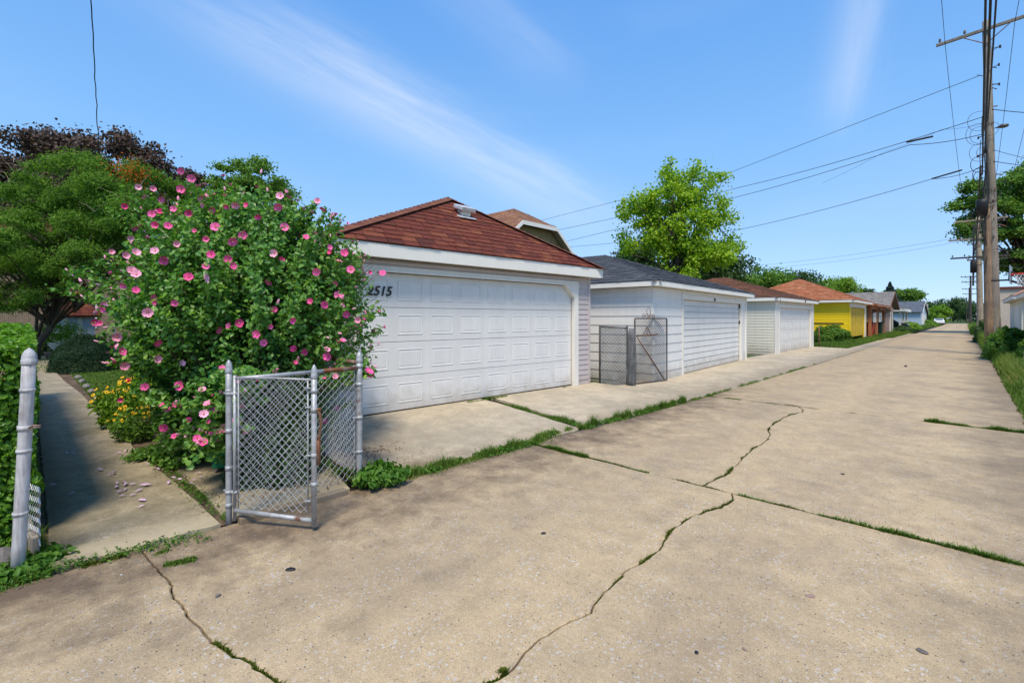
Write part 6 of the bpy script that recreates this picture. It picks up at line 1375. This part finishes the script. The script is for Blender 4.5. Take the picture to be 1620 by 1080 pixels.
P = np.c_[rng.normal(-4.9, .45, 420), rng.normal(1.75, .28, 420), np.full(420, .02)]; V, T = leaf_arrays(P, np.tile([0,0,3.], (420,1)), .03, .6, .5, .1, False); tri_mesh('leaf_litter', V, T, M['litter'], kind='stuff')
P = np.c_[rng.normal(-5.0, .35, 500), rng.normal(2.55, .25, 500), np.full(500, .06)]; V, T = leaf_arrays(P, np.tile([0,0,3.], (500,1)), .028, .6, .5, .1, False); tri_mesh('leaf_litter', V, T, M['litter'], kind='stuff')
def pebble(name, label, px, py, s_, mat, seed, cat='stone', flat=.5):
    x, y = G(px, py); bm = bmesh.new(); bmesh.ops.create_icosphere(bm, subdivisions=2, radius=.5)
    for v in bm.verts: v.co *= 1+.35*mnoise.noise(v.co*3+Vector((seed,3,3))); v.co.z *= flat
    me = bpy.data.meshes.new(name); bm.to_mesh(me); bm.free(); me.materials.append(M[mat]); o = link(name, me, label=label, category=cat); o.location = (x, y, s_*flat*.3); o.scale = (s_, s_*.65, s_); o.rotation_euler = (0,0,seed)
pebble('dark_leaf', 'shiny black leaf lying on the alley in front of the gate', 460, 901, .065, 'black', .8, 'leaf', .22)
pebble('pebble', 'small brown pebble left of the black leaf', 345, 943, .035, 'stone', 2); pebble('pebble', 'pale flat stone at the lower right of the alley', 1459, 1031, .045, 'stone', 3, flat=.35)
pebble('asphalt_crumb', 'black crumb on the alley near the middle crack', 860, 844, .035, 'black', 4, 'debris'); pebble('asphalt_crumb', 'black crumb low on the alley right of the long crack', 1102, 1032, .028, 'black', 5, 'debris', .3); pebble('asphalt_crumb', 'brown crumb right of the long crack, lower of the pair', 1178, 1027, .026, 'pinkbrown', 6, 'debris', .4)
pebble('dead_leaf', 'curled dark leaf below the middle of the joint', 1283, 943, .05, 'pinkbrown', 7, 'leaf', .2); pebble('pebble', 'dark pebble far down the alley', 1433, 580, .12, 'black', 8); pebble('pebble', 'small dark stone right of the first mossy joint', 1333, 750, .04, 'black', 9, flat=.3); pebble('pebble', 'white chip near the walkway mouth', 192, 909, .014, 'vent', 10)
pebble('paper_scrap', 'crumpled pale blue scrap on the apron by the garage door', 590, 672, .10, 'bluegrey', 11, 'litter', .25)
# loose grit and aggregate standing proud of the worn slabs
n = 9000; P = np.c_[rng.uniform(-3.9, .6, n), rng.uniform(.1, 9, n), np.full(n, .001)]; edge = rng.uniform(0, 1, n) < .35; P[edge, 0] = -3.85+rng.exponential(.22, edge.sum()); s_ = rng.uniform(.0018, .0055, n)[:, None]
Vg = np.stack([P+s_*np.array(v) for v in ((-1,-.6,0),(1,-.7,0),(.2,1,0),(.1,.0,.9))], 1).reshape(-1, 3); Tg = (np.array([[0,1,3],[1,2,3],[2,0,3]])[None]+np.arange(n)[:, None, None]*4).reshape(-1, 3)
tri_mesh('loose_grit', Vg, Tg, M['stone'], kind='stuff')
# green bin peeping out behind the shrub
gb = at(351, 4.75); bin_('wheelie_bin', 'green plastic bin peeping out between the shrub and the gate post', (gb[0]-.05, gb[1]+.04, 0), R(60), (.11, .13, .99), 'green', 'green')
# scattered scruffy weeds along the seams
def scruff(label, pts, n, spread, L, seed):
    r = np.random.default_rng(seed); p, nr, tt = along(pts, n, spread); p = p+nr*r.normal(0, spread, (n, 1)); k = clumpy(p, 2.4, -.05, seed); p = p[k]
    P = np.c_[p, .012+r.uniform(0, .03, len(p))]; V, T = leaf_arrays(P, np.tile([0, 0, 1.2], (len(p), 1)), L, .45, .7, -.1, True); tri_mesh('low_weeds', V, T, M['weed'], kind='stuff')
scruff('', [(-3.95,2.3),(-3.88,4.4)], 2600, .07, .032, 1); scruff('', [(-3.86,4.2),(-4.0,5.5),(-5.0,5.7),(-6.0,5.82)], 2800, .07, .030, 2); scruff('', [(-3.86,5.5),(-3.76,8.5)], 2600, .06, .032, 3)
scruff('', [(-3.99,-.6),(-4.0,.2),(-3.95,.6),(-3.85,.95)], 900, .045, .024, 4); scruff('', [(-4.0,2.25),(-5.2,2.35)], 1500, .09, .03, 5); scruff('', [(-6.3,1.02),(-4.2,1.08)], 600, .04, .024, 6); scruff('', [(-6.2,3.6),(-6.0,8.0)], 700, .03, .028, 7)
